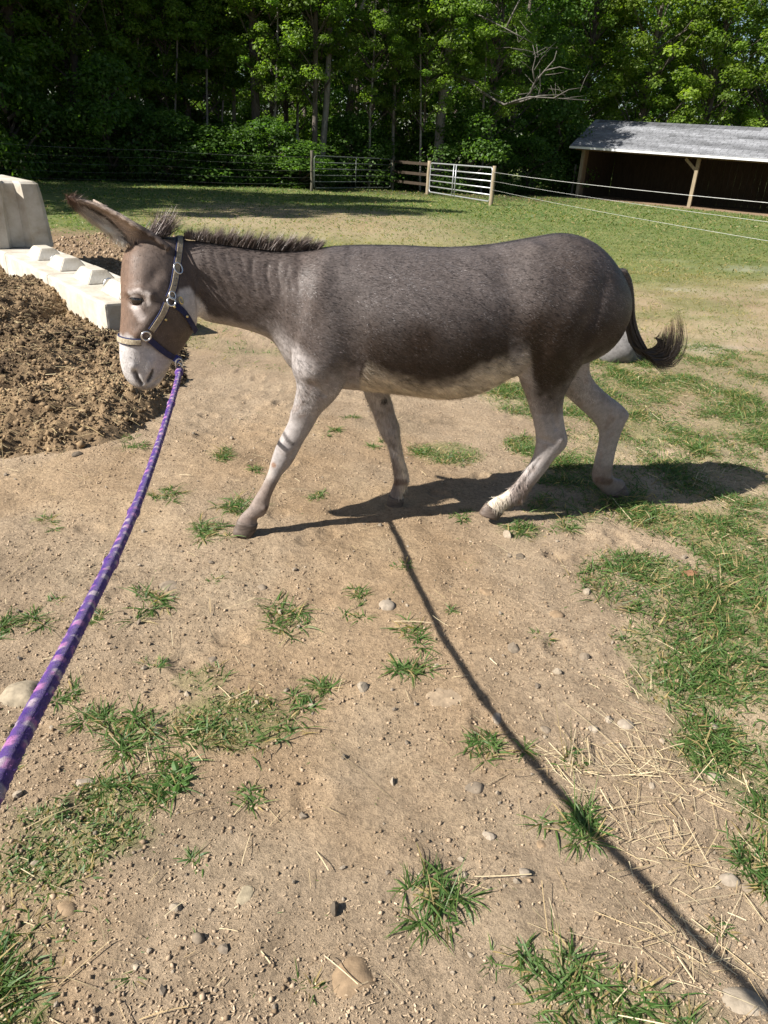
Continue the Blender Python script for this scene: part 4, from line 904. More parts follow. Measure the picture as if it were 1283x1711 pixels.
# ------------------------------------------------------------------ coat of short hair on the body
rng = np.random.default_rng(19)
tri = np.concatenate([BQ[:, [0, 1, 2]], BQ[:, [0, 2, 3]]]); ar = np.linalg.norm(np.cross(BV[tri[:, 1]] - BV[tri[:, 0]], BV[tri[:, 2]] - BV[tri[:, 0]]), axis=1)
def fur(nh, region, lenf, widf, liftf, name, tone=(.6, 1.4), silver=.24):
    w = ar * region[tri].mean(1); f = rng.choice(len(tri), nh, p=w / w.sum()); r1 = np.sqrt(rng.random(nh)); r2 = rng.random(nh)
    bw = np.stack([1 - r1, r1 * (1 - r2), r1 * r2], 1)[..., None]; P = (BV[tri[f]] * bw).sum(1); Nn = unit((BN[tri[f]] * bw).sum(1)); C0 = (bc[tri[f]] * bw).sum(1)
    xx = (ix[tri[f]] * bw[..., 0]).sum(1); yy = (iy[tri[f]] * bw[..., 0]).sum(1)
    onleg = sstep(640, 690, yy); onhead = ((xx < 330) & (yy > 390)).astype(float); comb = D_D[None] * (1 - onleg)[:, None] * np.where(onhead, -.15, 1)[:, None] - Zv[None] * (.45 + .8 * onleg + .9 * onhead)[:, None]
    comb = comb + rng.normal(size=(nh, 3)) * .28; lf = liftf(xx, yy)[:, None]
    D = comb - Nn * (comb * Nn).sum(1, keepdims=True); D = unit(unit(D) + Nn * lf); L = lenf(xx, yy) * rng.uniform(.6, 1.3, nh); side = unit(np.cross(Nn, D)); W = widf * rng.uniform(.7, 1.3, nh)
    V = np.stack([P - side * W[:, None] / 2 - Nn * .0006, P + side * W[:, None] / 2 - Nn * .0006, P + D * L[:, None]], 1).reshape(-1, 3)
    cr_ = np.cross(D_N, unit(D_D - Zv * .45)); lay = fbm(P @ cr_, P @ unit(D_D - Zv * .45) * .22, 95, 2, 91) ; lay2 = fbm(P @ cr_, P @ D_D * .5, 24, 3, 92); tn = rng.uniform(*tone, nh) * (1 + .75 * lay + .45 * lay2); sv = rng.random(nh) < silver; C = C0 * tn[:, None]; C[sv] = C0[sv] * 1.2 + np.array([.044, .043, .044]) * (.75 + 1.1 * sstep(400, 440, yy[sv]) * sstep(585, 520, yy[sv]) * sstep(540, 600, xx[sv]))[:, None] * np.clip(1 + 1.5 * lay2[sv], .2, 2)[:, None]; C = np.clip(C, .006, .8)  # silver hairs, brightened on the upper flank to paint in the coat's sheen
    T = np.arange(nh * 3).reshape(-1, 3); g_ = np.cross(V[1::3] - V[0::3], V[2::3] - V[0::3]); fl = (g_ * Nn).sum(1) < 0; T[fl] = T[fl][:, [0, 2, 1]]
    me = mesh_np(name, V - D_P0, T, np.repeat(C, 3, 0), True, [M_FUR])
    me.normals_split_custom_set_from_vertices(np.repeat(unit(Nn * .85 + D * .1 + rng.normal(size=(nh, 3)) * .16), 3, 0).tolist())
    o = link(name, me, donkey); o['kind'] = 'stuff'; return o
is_head = (ix < 330) & (iy > 390)
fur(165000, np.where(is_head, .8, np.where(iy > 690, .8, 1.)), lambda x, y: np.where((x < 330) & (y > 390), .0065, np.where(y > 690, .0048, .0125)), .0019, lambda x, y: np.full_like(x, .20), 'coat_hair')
fur(9000, belly + .0001, lambda x, y: np.full_like(x, .032), .0022, lambda x, y: np.full_like(x, .3), 'belly_hair', (.8, 1.2), .02)
earz = (np.exp(-(near_dist([(212, 406), (192, 394), (172, 379), (146, 361), (126, 346)]) / .018) ** 2) * (BV[:, 2] > 1.18) + tipm * (iy < 380) * .6) + 1e-5
fur(6500, earz, lambda x, y: np.full_like(x, .026), .0016, lambda x, y: np.full_like(x, .75), 'ear_hair', (.75, 1.25), .05)

# ------------------------------------------------------------------ mane, forelock, tail hair
def strands(roots, dirs, L, W, bend, droopv, name, base, tip, K=4):
    n = len(roots); var = rng.uniform(.6, 1.5, (n, 1)); V, Q, C = ribbons(roots, unit(dirs), L, W, bend, rng, K, base * var, tip * var, droop=droopv)
    o = link(name, mesh_np(name, V - D_P0, Q, C, True, [M_HAIR]), donkey); o['kind'] = 'stuff'; return o
nm_ = 5600; u = rng.random(nm_); crest = np.array([(308, 396), (345, 402), (380, 407), (420, 412), (455, 416), (490, 417), (532, 414)], float)
mx = np.interp(u, np.linspace(0, 1, 7), crest[:, 0]); my = np.interp(u, np.linspace(0, 1, 7), crest[:, 1])
mt = rng.normal(0, .013, nm_); R0 = np.array([dp(a, b_ + 3, t) for a, b_, t in zip(mx, my, mt)])
hl = np.interp(u, [0, .08, .3, .6, .85, 1], [.030, .052, .066, .072, .078, .045]) * rng.uniform(.6, 1.15, nm_) * (1 + .25 * np.sin(u * 60))
dirs = Zv[None] * 1.0 + D_D[None] * np.interp(u, [0, .2, .6, 1], [.1, .45, .6, .9])[:, None] + rng.normal(size=(nm_, 3)) * .17
strands(R0, dirs, hl, np.full(nm_, .0019), rng.uniform(0, .3, nm_), None, 'mane', np.tile([[.075, .058, .050]], (nm_, 1)), np.tile([[.17, .13, .11]], (nm_, 1)))
nf_ = 800; R0 = np.array([dp(a, b_, t) for a, b_, t in zip(rng.normal(263, 9, nf_), rng.normal(394, 3.5, nf_), rng.normal(-.01, .02, nf_))])
strands(R0, Zv[None] + rng.normal(size=(nf_, 3)) * .2 + D_D[None] * ((R0 - D_P0) @ D_D + .86)[:, None] * 3.0, rng.uniform(.05, .115, nf_), np.full(nf_, .002), rng.uniform(-.1, .15, nf_), None, 'forelock', np.tile([[.10, .077, .07]], (nf_, 1)), np.tile([[.19, .145, .13]], (nf_, 1)))
# tail switch: strands that follow the swing of the tail and curl up at the end
nt_ = 1900; core = np.array([(1049, 478), (1050, 510), (1052, 540), (1060, 570), (1076, 592), (1098, 604), (1118, 598), (1130, 578), (1133, 552), (1128, 524)], float)
VV, QQ, CC_, nn_ = [], [], [], 0; K = 9
for j in range(nt_):
    t0 = rng.uniform(0, .48); t1 = min(1, t0 + rng.uniform(.28, .62)); r = rng.random()
    t = np.linspace(t0, t1, K); xx = np.interp(t, np.linspace(0, 1, 10), core[:, 0]); yy = np.interp(t, np.linspace(0, 1, 10), core[:, 1])
    inner = rng.uniform(-1, 1); spread = np.interp(t, [0, .3, .5, .8, 1], [6, 9, 15, 25, 27]); cx, cy = 1095, 565
    dx, dy = xx - cx, yy - cy; dl_ = np.hypot(dx, dy) + 1e-6; k_ = np.where(t > .35, 1., 0.) * sstep(.35, .6, t)
    ox = (dx / dl_) * k_ * spread * (inner - .55) + (1 - k_) * spread * inner; oy = (dy / dl_) * k_ * spread * (inner - .55)
    if rng.random() < .10: oy = oy + (t - t0) * rng.uniform(10, 45); ox = ox + (t - t0) * 14
    lat = rng.normal(0, .014) * (1 + k_)
    P = np.array([dp(a, b_, c) for a, b_, c in zip(xx + ox + rng.normal(0, .5), yy + oy + rng.normal(0, .5), lat)])
    tg = unit(np.gradient(P, axis=0)); sd = unit(np.cross(tg, D_N + rng.normal(size=3) * .4)); w = .0026 * np.clip(1.05 - np.linspace(0, 1, K) ** 2, .1, 1)
    V = np.stack([P - sd * w[:, None] / 2, P + sd * w[:, None] / 2], 1).reshape(-1, 3); VV.append(V); QQ.append(np.array([(2 * i, 2 * i + 1, 2 * i + 3, 2 * i + 2) for i in range(K - 1)]) + nn_); nn_ += 2 * K
    br = sstep(.8, 1, t) * rng.random() * .7; c = np.array([.018, .014, .013]) * rng.uniform(.6, 1.8) * (1 - br)[:, None] + np.array([.16, .07, .035]) * br[:, None]; CC_.append(np.repeat(c, 2, 0))
o = link('tail_switch', mesh_np('tail_switch', np.concatenate(VV) - D_P0, np.concatenate(QQ), np.concatenate(CC_), True, [M_HAIR]), donkey); o['kind'] = 'stuff'

# ------------------------------------------------------------------ halter
halter = empty('halter', D_P0 + D_D * -.55 + Zv * .75); tag(halter, 'navy and tan striped halter buckled on the donkey head', 'halter'); HO = np.array(halter.location[:])
M_NAVY = mat_noise('navy_webbing', [(.3, (.010, .012, .04)), (.7, (.022, .028, .085))], 60, 4, .7, .3, 700, .0008, .6)
M_BLUE = mat_noise('blue_webbing', [(.3, (.018, .03, .22)), (.7, (.04, .065, .38))], 60, 4, .65, .3, 700, .0008, .6)
M_TAN = mat_noise('tan_overlay', [(.35, (.21, .165, .105)), (.55, (.34, .285, .20)), (.7, (.46, .40, .30))], 130, 4, .6, .35, 900, .0006, .5)
def strap_pts(px_list, step=3.0):
    P, Nn = [], []
    for a, b_ in zip(px_list[:-1], px_list[1:]):
        k_ = max(2, int(math.hypot(b_[0] - a[0], b_[1] - a[1]) / step))
        for t in np.linspace(0, 1, k_, endpoint=False):
            p, n_ = hit(a[0] + (b_[0] - a[0]) * t, a[1] + (b_[1] - a[1]) * t)
            if p is None:        # strap hangs clear of the jaw
                n_ = Nn[-1] if Nn else -D_N; p = P[-1] * 0 + dp(a[0] + (b_[0] - a[0]) * t, a[1] + (b_[1] - a[1]) * t, float((P[-1] - D_P0) @ D_N)) if P else dp(a[0], a[1], -.1)
            P.append(p); Nn.append(n_)
    return np.array(P), np.array(Nn)
def loop_pts(c, a, b_, th0, th1, n=40):
    P, Nn = [], []
    for th in np.linspace(th0, th1, n):
        d = math.cos(th) * a + math.sin(th) * b_; r = BVH.ray_cast(Vector(c + d * .35), Vector(-d))
        if r[0] is not None: P.append(np.array(r[0])); Nn.append(np.array(r[1]))
    return np.array(P), np.array(Nn)
def smooth1(A, k=4):
    for _ in range(k): A[1:-1] = (A[:-2] + 2 * A[1:-1] + A[2:]) / 4
    return A
def strap(P, Nn, w, th, off, mat, name='strap', parent=None):
    P = smooth1(P.copy(), 5); Nn = unit(smooth1(Nn.copy(), 8)); T = unit(np.gradient(P, axis=0)); S = unit(np.cross(T, Nn)); Nn = np.cross(S, T); rings = []
    for p, n_, s_ in zip(P, Nn, S):
        rings.append(np.array([p + n_ * off - s_ * w / 2, p + n_ * off + s_ * w / 2, p + n_ * (off + th * .8) + s_ * w / 2, p + n_ * (off + th) + s_ * w * .42, p + n_ * (off + th) - s_ * w * .42, p + n_ * (off + th * .8) - s_ * w / 2]) - HO)
    mb = MB(); mb.loft(rings); o = mb.build(name, mat, halter); 
    return o
def ringm(c, n_, r, tr, mat, name, sx=1.0, up=None):
    n_ = unit(n_); a = unit(np.cross(n_, up if up is not None else Zv)); b_ = np.cross(a, n_); th = np.linspace(0, 2 * np.pi, 25)
    mb = MB(); mb.tube(np.array([c + a * r * sx * math.cos(t) + b_ * r * math.sin(t) for t in th]) - HO, tr, 8, caps=False); return mb.build(name, mat, halter, True)
PXM = 2.62 / FOC
def banded(P, Nn, name, wpx=12.5):
    strap(P, Nn, wpx * PXM, .004, .004, M_NAVY, name); strap(P, Nn, wpx * .70 * PXM, .0022, .0082, M_TAN, name + '_overlay')
P, Nn = strap_pts([(301, 398), (299, 415), (296, 436), (293, 458), (289, 480), (281, 502)]); banded(P, Nn, 'crown_strap', 13)
P, Nn = strap_pts([(279, 508), (272, 522), (262, 538), (250, 555)]); banded(P, Nn, 'cheek_strap', 12.5)
P, Nn = strap_pts([(289, 508), (298, 514), (308, 524), (318, 540), (327, 556)]); strap(P, Nn, 10 * PXM, .004, .0045, M_NAVY, 'throat_strap')
P, Nn = strap_pts([(247, 565), (256, 572), (268, 583), (280, 592), (292, 598)]); strap(P, Nn, 10 * PXM, .004, .0045, M_NAVY, 'chin_strap')
P, Nn = strap_pts([(291, 603), (296, 597), (300, 590)]); strap(P, Nn, 12 * PXM, .006, .006, M_BLUE, 'chin_keeper')
h0, _ = hit(236, 562); hc_ = (dp(203, 560, -.10) + dp(318, 560, -.10)) / 2
ax = unit(h0 - hc_); ax[2] = 0; ax = unit(ax); P, Nn = loop_pts(hc_ , fdir, ldir, -2.0, .62, 46)
for p in P: p[2] += 0
banded(P, Nn, 'noseband', 12)
bigring = [hit(243, 560), hit(285, 505)]
for (c, n_), rr_ in zip(bigring, (.0165, .0145)): ringm(c + n_ * .010, n_, rr_, .0034, M_STEEL, 'ring')
c, n_ = hit(295, 450); ringm(c + n_ * .012, n_, .019, .003, M_STEEL, 'buckle', .85); c, n_ = hit(286, 495); ringm(c + n_ * .012, n_, .014, .003, M_STEEL, 'buckle', .8)
c, n_ = hit(300, 503); ringm(c + n_ * .010, n_, .012, .003, M_BRASS, 'snap_hook', .6)
for q in ((290, 513), (276, 533), (309, 528)):
    c, n_ = hit(*q); mb = MB(); mb.ellipsoid(c + n_ * .010 - HO, np.eye(3) * .0055, 10, 7); mb.build('rivet', M_BRASS, halter, True)
# holes in the crown strap
for q in ((292, 466), (290, 478), (287, 491)):
    c, n_ = hit(*q); mb = MB(); mb.ellipsoid(c + n_ * .0098 - HO, np.eye(3) * .0022, 8, 5); mb.build('strap_hole', M_NAVY, halter, True)
LEADP = atY(299, 608, 2.60); ringm(LEADP, np.array([.5, -.8, 0]), .020, .0035, M_STEEL, 'lead_ring', .65)

# ------------------------------------------------------------------ lead rope
ROPE_PX = np.array([(299,622),(291,660),(275,715),(258,765),(240,815),(228,850),(210,890),(195,925),(165,980),(130,1050),(95,1120),(60,1185),(25,1245),(0,1288),(-60,1390)], float)
SHADOW_PX = [(663,895),(685,950),(712,1010),(745,1075),(790,1145),(835,1205),(880,1260),(940,1335),(1000,1400),(1060,1460),(1130,1535),(1200,1605),(1270,1672)]
rp = [LEADP - np.array([0, 0, .024])]
for g_ in SHADOW_PX:      # the rope hangs where its shadow and its own place in view agree
    G_ = gp(*g_); ks = np.linspace(.9, 1.8, 700); PP = G_ + ks[:, None] * SUNV; v = PP - CAMO; z = v @ FW; qx = 641.5 + FOC * (v @ RT) / z; qy = 855.5 - FOC * (v @ UP) / z
    ab = ROPE_PX[1:] - ROPE_PX[:-1]; q = np.stack([qx, qy], 1)[:, None] - ROPE_PX[None, :-1]; t = np.clip((q * ab).sum(2) / (ab * ab).sum(1), 0, 1); dmin = np.linalg.norm(q - ab * t[..., None], axis=2).min(1); rp.append(PP[dmin.argmin()])
rp.append(rp[-1] + (rp[-1] - rp[-2]) * 1.2); rp = np.array(rp)
for _ in range(2): rp[2:-1] = (rp[1:-2] + 2 * rp[2:-1] + rp[3:]) / 4
RP = resample(rp, 60); seg = np.linalg.norm(np.diff(RP, axis=0), axis=1); cum = np.concatenate([[0], np.cumsum(seg)]); tot = cum[-1]
sl_ = np.arange(0, tot, .0042); RP = np.stack([np.interp(sl_, cum, RP[:, k_]) for k_ in range(3)], 1)
nsd = 16; rad = np.full(len(sl_), .0094); rad[:14] = .0145
for s0 in (1.33, 1.62, .45): rad += .0028 * np.exp(-((sl_ - s0) / .018) ** 2)
mb = MB(); mb.tube(RP - LEADP, rad, nsd, caps=True)
V = mb.v[0]; n_ring = len(sl_); ring_i = np.repeat(np.arange(n_ring), nsd); ang = np.tile(np.arange(nsd), n_ring)
braid = .0011 * np.abs(np.sin(ring_i * .9 + ang * 2 * np.pi / nsd * 3)) + .0011 * np.abs(np.sin(ring_i * .9 - ang * 2 * np.pi / nsd * 3))
ctr = np.repeat(RP - LEADP, nsd, 0); V[:n_ring * nsd] += unit(V[:n_ring * nsd] - ctr) * (braid - .0011)[:, None]
cell = ((ring_i + 2.2 * vn(ring_i * .11, ang * .3, None, 8)) // 3).astype(int); pat = _h(cell, (ang // 3), cell * 0, 3); stripe = ((ring_i % 9) < 4) & (((ang // 2 + ring_i // 9) % 3) != 0)
pc = np.where((stripe & (pat > .25))[:, None], np.where((pat > .62)[:, None], np.array([[.36, .28, .33]]), np.array([[.34, .13, .31]])), np.array([[.078, .032, .185]]))
pc = np.where((pat < .12)[:, None], np.array([[.05, .015, .17]]), pc) * (1 + .2 * vn(ring_i * .9, ang * .9, None, 5))[:, None]
mb.c = [np.vstack([pc, pc[:1], pc[-1:]])]
M_ROPE = mat_col('braided_rope', .95, .08, .35, 500, 900, .0016, sheen=.25)
lead = empty('lead_rope', LEADP); tag(lead, 'purple and pink braided lead rope stretching from the halter to the lower left', 'lead rope')
mb.build('rope', M_ROPE, lead, True)
nfz = 7000; iv = rng.integers(nsd * 20, n_ring * nsd, nfz); fo = unit(V[iv] - ctr[iv]); Vf, Qf, Cf = ribbons(V[iv], unit(fo + rng.normal(size=(nfz, 3)) * .7), rng.uniform(.0015, .005, nfz), np.full(nfz, .0004), rng.uniform(0, .5, nfz), rng, 1, np.clip(pc[iv] * 1.2, 0, .6)); o = link('fuzz', mesh_np('fuzz', Vf, Qf, Cf, False, [M_ROPE]), lead); o['kind'] = 'stuff'
sn_ = MB(); th = np.linspace(0, 2 * np.pi, 21); sn_.tube(np.array([(math.cos(t) * .008, 0, -.012 + math.sin(t) * .016) for t in th]), .003, 7, caps=False); sn_.build('snap', M_STEEL, lead, True)

# ------------------------------------------------------------------ stones lying on the soil
def stone(px_, py_, rx, ry, h, tone, label, seed, sunk=.45, flat=1.0):
    cx, cy, ex, ey = ellipse_on_ground(px_, py_, rx, max(ry, 3)); ey = min(max(ey, ex * .7), ex * 1.5)
    V, T = ICO3 if rx > 13 else ICO2; r_ = np.random.default_rng(seed)
    V = V * (1 + .16 * fbm(V[:, 0] + seed, V[:, 1], 1.3, 3, seed, V[:, 2])[:, None]); 
    for _ in range(5 + int(9 * flat)):       # chipped facets
        n_ = unit(r_.normal(size=3)); d = V @ n_; lim = r_.uniform(.50, .85) if flat > .45 else r_.uniform(.75, .95); V = V - n_ * np.clip(d - lim, 0, None)[:, None] * .85
    a = r_.uniform(-.4, .4); R_ = np.array([[math.cos(a), -math.sin(a), 0], [math.sin(a), math.cos(a), 0], [0, 0, 1]])
    h *= .8; V = (V * np.array([ex, ey, h])) @ R_.T; V[:, 2] += h * (.62 - 2 * sunk)
    c = np.minimum(np.array(tone) * np.array([.88, .82, .72]), (.29, .24, .185))[None] * (1 + .14 * fbm(V[:, 0] * 1.0, V[:, 1], 60, 3, seed + 3, V[:, 2])[:, None])
    o = link('stone', mesh_np('stone', V, T, c, flat < .65, [M_STONE]), None, (cx, cy, ghs(cx, cy)), 0); return tag(o, label, 'stone', 'stones on the soil')
GREY, TAN, PALE, DARKS = (.235, .20, .165), (.28, .21, .145), (.33, .29, .245), (.13, .11, .09)
STONES = [
 (592,1634,38,48,.045,TAN,'large rounded tan stone half sunk in the soil at the bottom centre',.62,.3),
 (38,1160,34,26,.05,(.38,.31,.235),'rounded tan stone behind the purple rope at the left edge',.4,.3),
 (1243,1672,34,22,.035,(.40,.32,.25),'flat pinkish stone in the bottom right corner on the rope shadow',.55,.3),
 (410,1503,18,17,.008,(.40,.31,.225),'thin flat tan flake of stone in the lower left centre',.45,1),
 (112,1520,18,18,.022,TAN,'pale tan stone sunk in the soil beside the lower left grass',.6,.3),
 (295,1519,13,9,.02,PALE,'small pale grey stone with a sharp shadow in the lower left',.35,1),
 (332,1576,10,9,.018,GREY,'small round grey pebble below the pale stone, lower left',.3,.2),
 (230,1614,14,13,.016,GREY,'greyish stone with a small grass sprig in front, bottom left',.5,.6),
 (559,1524,8,14,.03,DARKS,'small dark upright stone above the large rounded stone',.3,.8),
 (745,1166,38,24,.010,(.33,.265,.20),'broad flat stone sunk level with the soil in the centre',.6,.2),
 (646,1010,15,9,.026,(.40,.35,.29),'pale rounded stone left of the rope shadow below the hooves',.45,.3),
 (437,982,9,6,.02,GREY,'small grey stone below the front hoof',.35,.5),
 (607,1152,13,9,.028,PALE,'light grey angular stone at the centre, right of the big grass patch',.35,1),
 (831,1200,9,12,.022,(.45,.44,.45),'bluish pale stone lying in the rope shadow',.35,.6),
 (813,990,14,6,.018,TAN,'flat elongated stone right of the rope shadow below the belly',.4,.6),
 (980,993,8,6,.02,PALE,'small pale stone on bare soil left of the right-hand grass',.35,1),
 (858,1085,13,9,.026,GREY,'wedge shaped grey stone on the soil right of the rope shadow',.35,1),
 (977,1098,11,8,.03,GREY,'grey stone at the upper right of the pebble cluster',.35,1),
 (930,1124,9,7,.026,PALE,'small pale cube-like stone in the pebble cluster',.35,1),
 (930,1027,13,8,.012,TAN,'faint tan stone sunk in the soil right of centre',.55,.4),
 (1018,1201,9,7,.022,(.52,.49,.47),'small whitish stone, first of a row below the pebble cluster',.35,1),
 (1046,1209,14,9,.02,(.38,.34,.29),'rounded beige stone next to the whitish one',.45,.3),
 (990,1216,10,8,.02,(.40,.36,.34),'pinkish grey stone left of the whitish one',.4,.6),
 (912,1222,12,8,.018,GREY,'grey stone half sunk right of the rope shadow bend',.5,.6),
 (1192,1215,15,9,.026,PALE,'pale grey stone among the right-hand grass',.4,.7),
 (1190,1300,12,8,.02,PALE,'pale stone at the edge of the right-hand grass, below the grey one',.45,.7),
 (792,1318,17,9,.014,GREY,'flat grey stone left of the grass tuft on the rope shadow',.5,.4),
 (875,1461,11,9,.024,(.47,.42,.36),'small cream stone with a dark shadow in the lower centre',.35,.5),
 (816,1397,12,9,.02,(.34,.30,.26),'dusty grey stone in the lower centre above the cream one',.5,.7),
 (903,1411,12,10,.012,TAN,'dull tan stone sunk in soil left of the rope shadow',.55,.7),
 (1220,1468,15,11,.026,(.48,.43,.37),'cream rounded stone at the right edge of the rope shadow',.4,.4),
 (1250,1482,14,9,.014,GREY,'flat grey stone by the right frame edge next to the cream one',.5,.6),
 (285,980,19,9,.014,GREY,'flat grey stone right of the purple rope',.55,.4),
 (143,1308,20,11,.024,(.36,.32,.27),'rough grey stone left of the broad-leaved weed',.45,1),
 (265,1218,11,8,.022,DARKS,'dark grey stone within the left-hand grass tufts',.4,.8),
 (352,1101,14,8,.012,GREY,'flat pale grey stone above the big grass patch',.55,.5),
 (868,930,10,6,.024,DARKS,'dark clod-like stone right of the hind hoof',.35,.9),
 (848,898,9,7,.03,PALE,'small light stone just below the near hind hoof',.3,.8),
 (1152,957,16,7,.03,(.22,.12,.075),'reddish brown stone in the right-hand grass',.35,.8),
 (1090,1312,11,8,.016,PALE,'pale chip of stone at the foot of the right-hand straw',.5,.9),
 (128,762,9,5,.02,DARKS,'small dark clod-like stone near the heap on the left',.35,.8)]
for n_, (a, b_, rx, ry, h, tone, lab, sunk, flat) in enumerate(STONES): stone(a, b_, rx, ry, h, tone, lab, 300 + n_, sunk, flat)
V, T = ICO3; V = V * (1 + .3 * fbm(V[:, 0], V[:, 1], 1.6, 4, 9, V[:, 2])[:, None]); bo = gp(1020, 594)
o = link('boulder', mesh_np('boulder', V * np.array([.25, .26, .23]), T, np.tile([[.165, .155, .15]], (len(V), 1)) * (1 + .3 * fbm(V[:, 0], V[:, 1], 9, 4, 4, V[:, 2]))[:, None], True, [M_STONE]), None, (bo[0], bo[1], .07)); tag(o, 'rough grey boulder lying behind the donkey hind legs under the tail', 'boulder')

# ------------------------------------------------------------------ fine litter on the soil: crumbs, shavings, grit, straw
rng = np.random.default_rng(23)
def near_points(n, x0=-2.4, x1=2.6, y0=.62, y1=4.8, p=1.7):
    t = rng.random(n) ** p; y = y0 + (y1 - y0) * t; half = .62 * np.sqrt(y * y + EYE * EYE) * .95 + .05
    return np.stack([rng.uniform(-1, 1, n) * half, y], 1)
P2 = near_points(44000); keep = fbm(P2[:, 0], P2[:, 1], 2.2, 3, 71) + rng.normal(0, .25, len(P2)) > -.1; P2 = P2[keep]; yd = np.stack([rng.uniform(-5.5, -1.2, 9000), rng.uniform(7.5, 13.5, 9000)], 1); yd = yd[in_yard(yd[:, 0], yd[:, 1]) > .3 + .4 * rng.random(9000)][:2600]; P2 = np.concatenate([P2, yd]); n_ = len(P2)
s = np.clip(rng.lognormal(math.log(.0024), .5, n_), .0010, .0065); s[-len(yd):] *= 6; S = s[:, None] * rng.uniform(.6, 1.4, (n_, 3))
cl = lerp(np.array([[.18, .128, .080]]), np.array([[.40, .30, .205]]), rng.random(n_))
V, T, C = scatter_shape(np.stack([P2[:, 0], P2[:, 1], gh(P2[:, 0], P2[:, 1]) + s * .3], 1), S, CRUMB, rng, cl, .25)
tag(link('soil_crumbs', mesh_np('soil_crumbs', V, T, C, True, [M_SOILBIT])), 'loose crumbs of dry brown soil', 'soil', kind='stuff')
P2 = near_points(60000); keep = fbm(P2[:, 0], P2[:, 1], 1.5, 4, 72) + rng.normal(0, .15, len(P2)) > .05; P2 = P2[keep][:18000]; n_ = len(P2)
az = rng.uniform(0, 6.28, n_); cl = lerp(np.array([[.27, .19, .115]]), np.array([[.47, .36, .24]]), rng.random(n_))
V, Q, C = ribbons(np.stack([P2[:, 0], P2[:, 1], gh(P2[:, 0], P2[:, 1]) + .003], 1), unit(np.stack([np.cos(az), np.sin(az), rng.uniform(-.1, .6, n_)], 1)), rng.uniform(.003, .009, n_), rng.uniform(.0014, .0036, n_), rng.uniform(0, .6, n_), rng, 1, cl, taper=False)
tag(link('wood_shavings', mesh_np('wood_shavings', V, Q, C, False, [M_STRAW])), 'pale wood shavings strewn on the soil', 'shavings', kind='stuff')
P2 = near_points(700); n_ = len(P2); s = np.clip(rng.lognormal(math.log(.0050), .45, n_), .003, .013); S = s[:, None] * rng.uniform(.6, 1.3, (n_, 3)) * np.array([[1, 1, .75]])
cl = lerp(np.array([[.17, .135, .10]]), np.array([[.31, .255, .19]]), rng.random(n_)); V, T, C = scatter_shape(np.stack([P2[:, 0], P2[:, 1], gh(P2[:, 0], P2[:, 1]) + s * .25], 1), S, ICO1, rng, cl, .3)
tag(link('gravel', mesh_np('gravel', V, T, C, False, [M_STONE])), 'small grey pebbles scattered over the soil', 'gravel', kind='stuff')
# straw: scattered everywhere, thick in a few drifts
st = [near_points(420)]
for (a, b_, rx, ry, k_) in ((1080, 1300, 110, 55, 190), (1130, 1420, 90, 60, 90), (1180, 1590, 70, 60, 60), (1180, 680, 130, 80, 420), (1120, 640, 60, 30, 160), (1230, 820, 60, 40, 140), (1090, 1200, 60, 60, 60), (960, 1300, 40, 40, 30), (100, 640, 120, 60, 60)):
    cx, cy, ex, ey = ellipse_on_ground(a, b_, rx, ry); st.append(np.stack([rng.normal(cx, ex * .6, k_), rng.normal(cy, ey * .6, k_)], 1))
P2 = np.concatenate(st); n_ = len(P2); az = rng.normal(2.4, .9, n_); L = rng.lognormal(math.log(.062), .55, n_)
cl = lerp(np.array([[.34, .245, .125]]), np.array([[.60, .50, .32]]), rng.random(n_))
V, Q, C = ribbons(np.stack([P2[:, 0], P2[:, 1], gh(P2[:, 0], P2[:, 1]) + .004 + rng.uniform(0, .012, n_)], 1), unit(np.stack([np.cos(az), np.sin(az), rng.uniform(-.02, .14, n_)], 1)), L, rng.uniform(.0010, .0024, n_), rng.uniform(-.15, .25, n_), rng, 4, cl, taper=False)
tag(link('straw', mesh_np('straw', V, Q, C, False, [M_STRAW])), 'dry straw stalks lying on the ground', 'straw', kind='stuff')

# ------------------------------------------------------------------ grass
GA, GB, GD = np.array([[.046, .105, .023]]), np.array([[.125, .192, .054]]), np.array([[.34, .26, .12]])
def blades(P2, spread_dir, tall, width, rng, K=3, dry=.06, upr=.8, droop=(.2, .8)):
    n = len(P2); az = spread_dir; up = rng.uniform(.25, 1.0, n) * upr + .12
    D = unit(np.stack([np.cos(az), np.sin(az), up], 1)); L = tall * rng.uniform(.5, 1.25, n)
    c = lerp(GA, GB, np.clip(rng.normal(.45, .28, n), 0, 1)); dm = rng.random(n) < dry; c[dm] = GD * rng.uniform(.7, 1.2, (dm.sum(), 1))
    return ribbons(np.stack([P2[:, 0], P2[:, 1], gh(P2[:, 0], P2[:, 1]) - .004], 1), D, L, width * rng.uniform(.6, 1.35, n), rng.uniform(*droop, n), rng, K, c * .8, np.clip(c * 1.15, 0, .6))
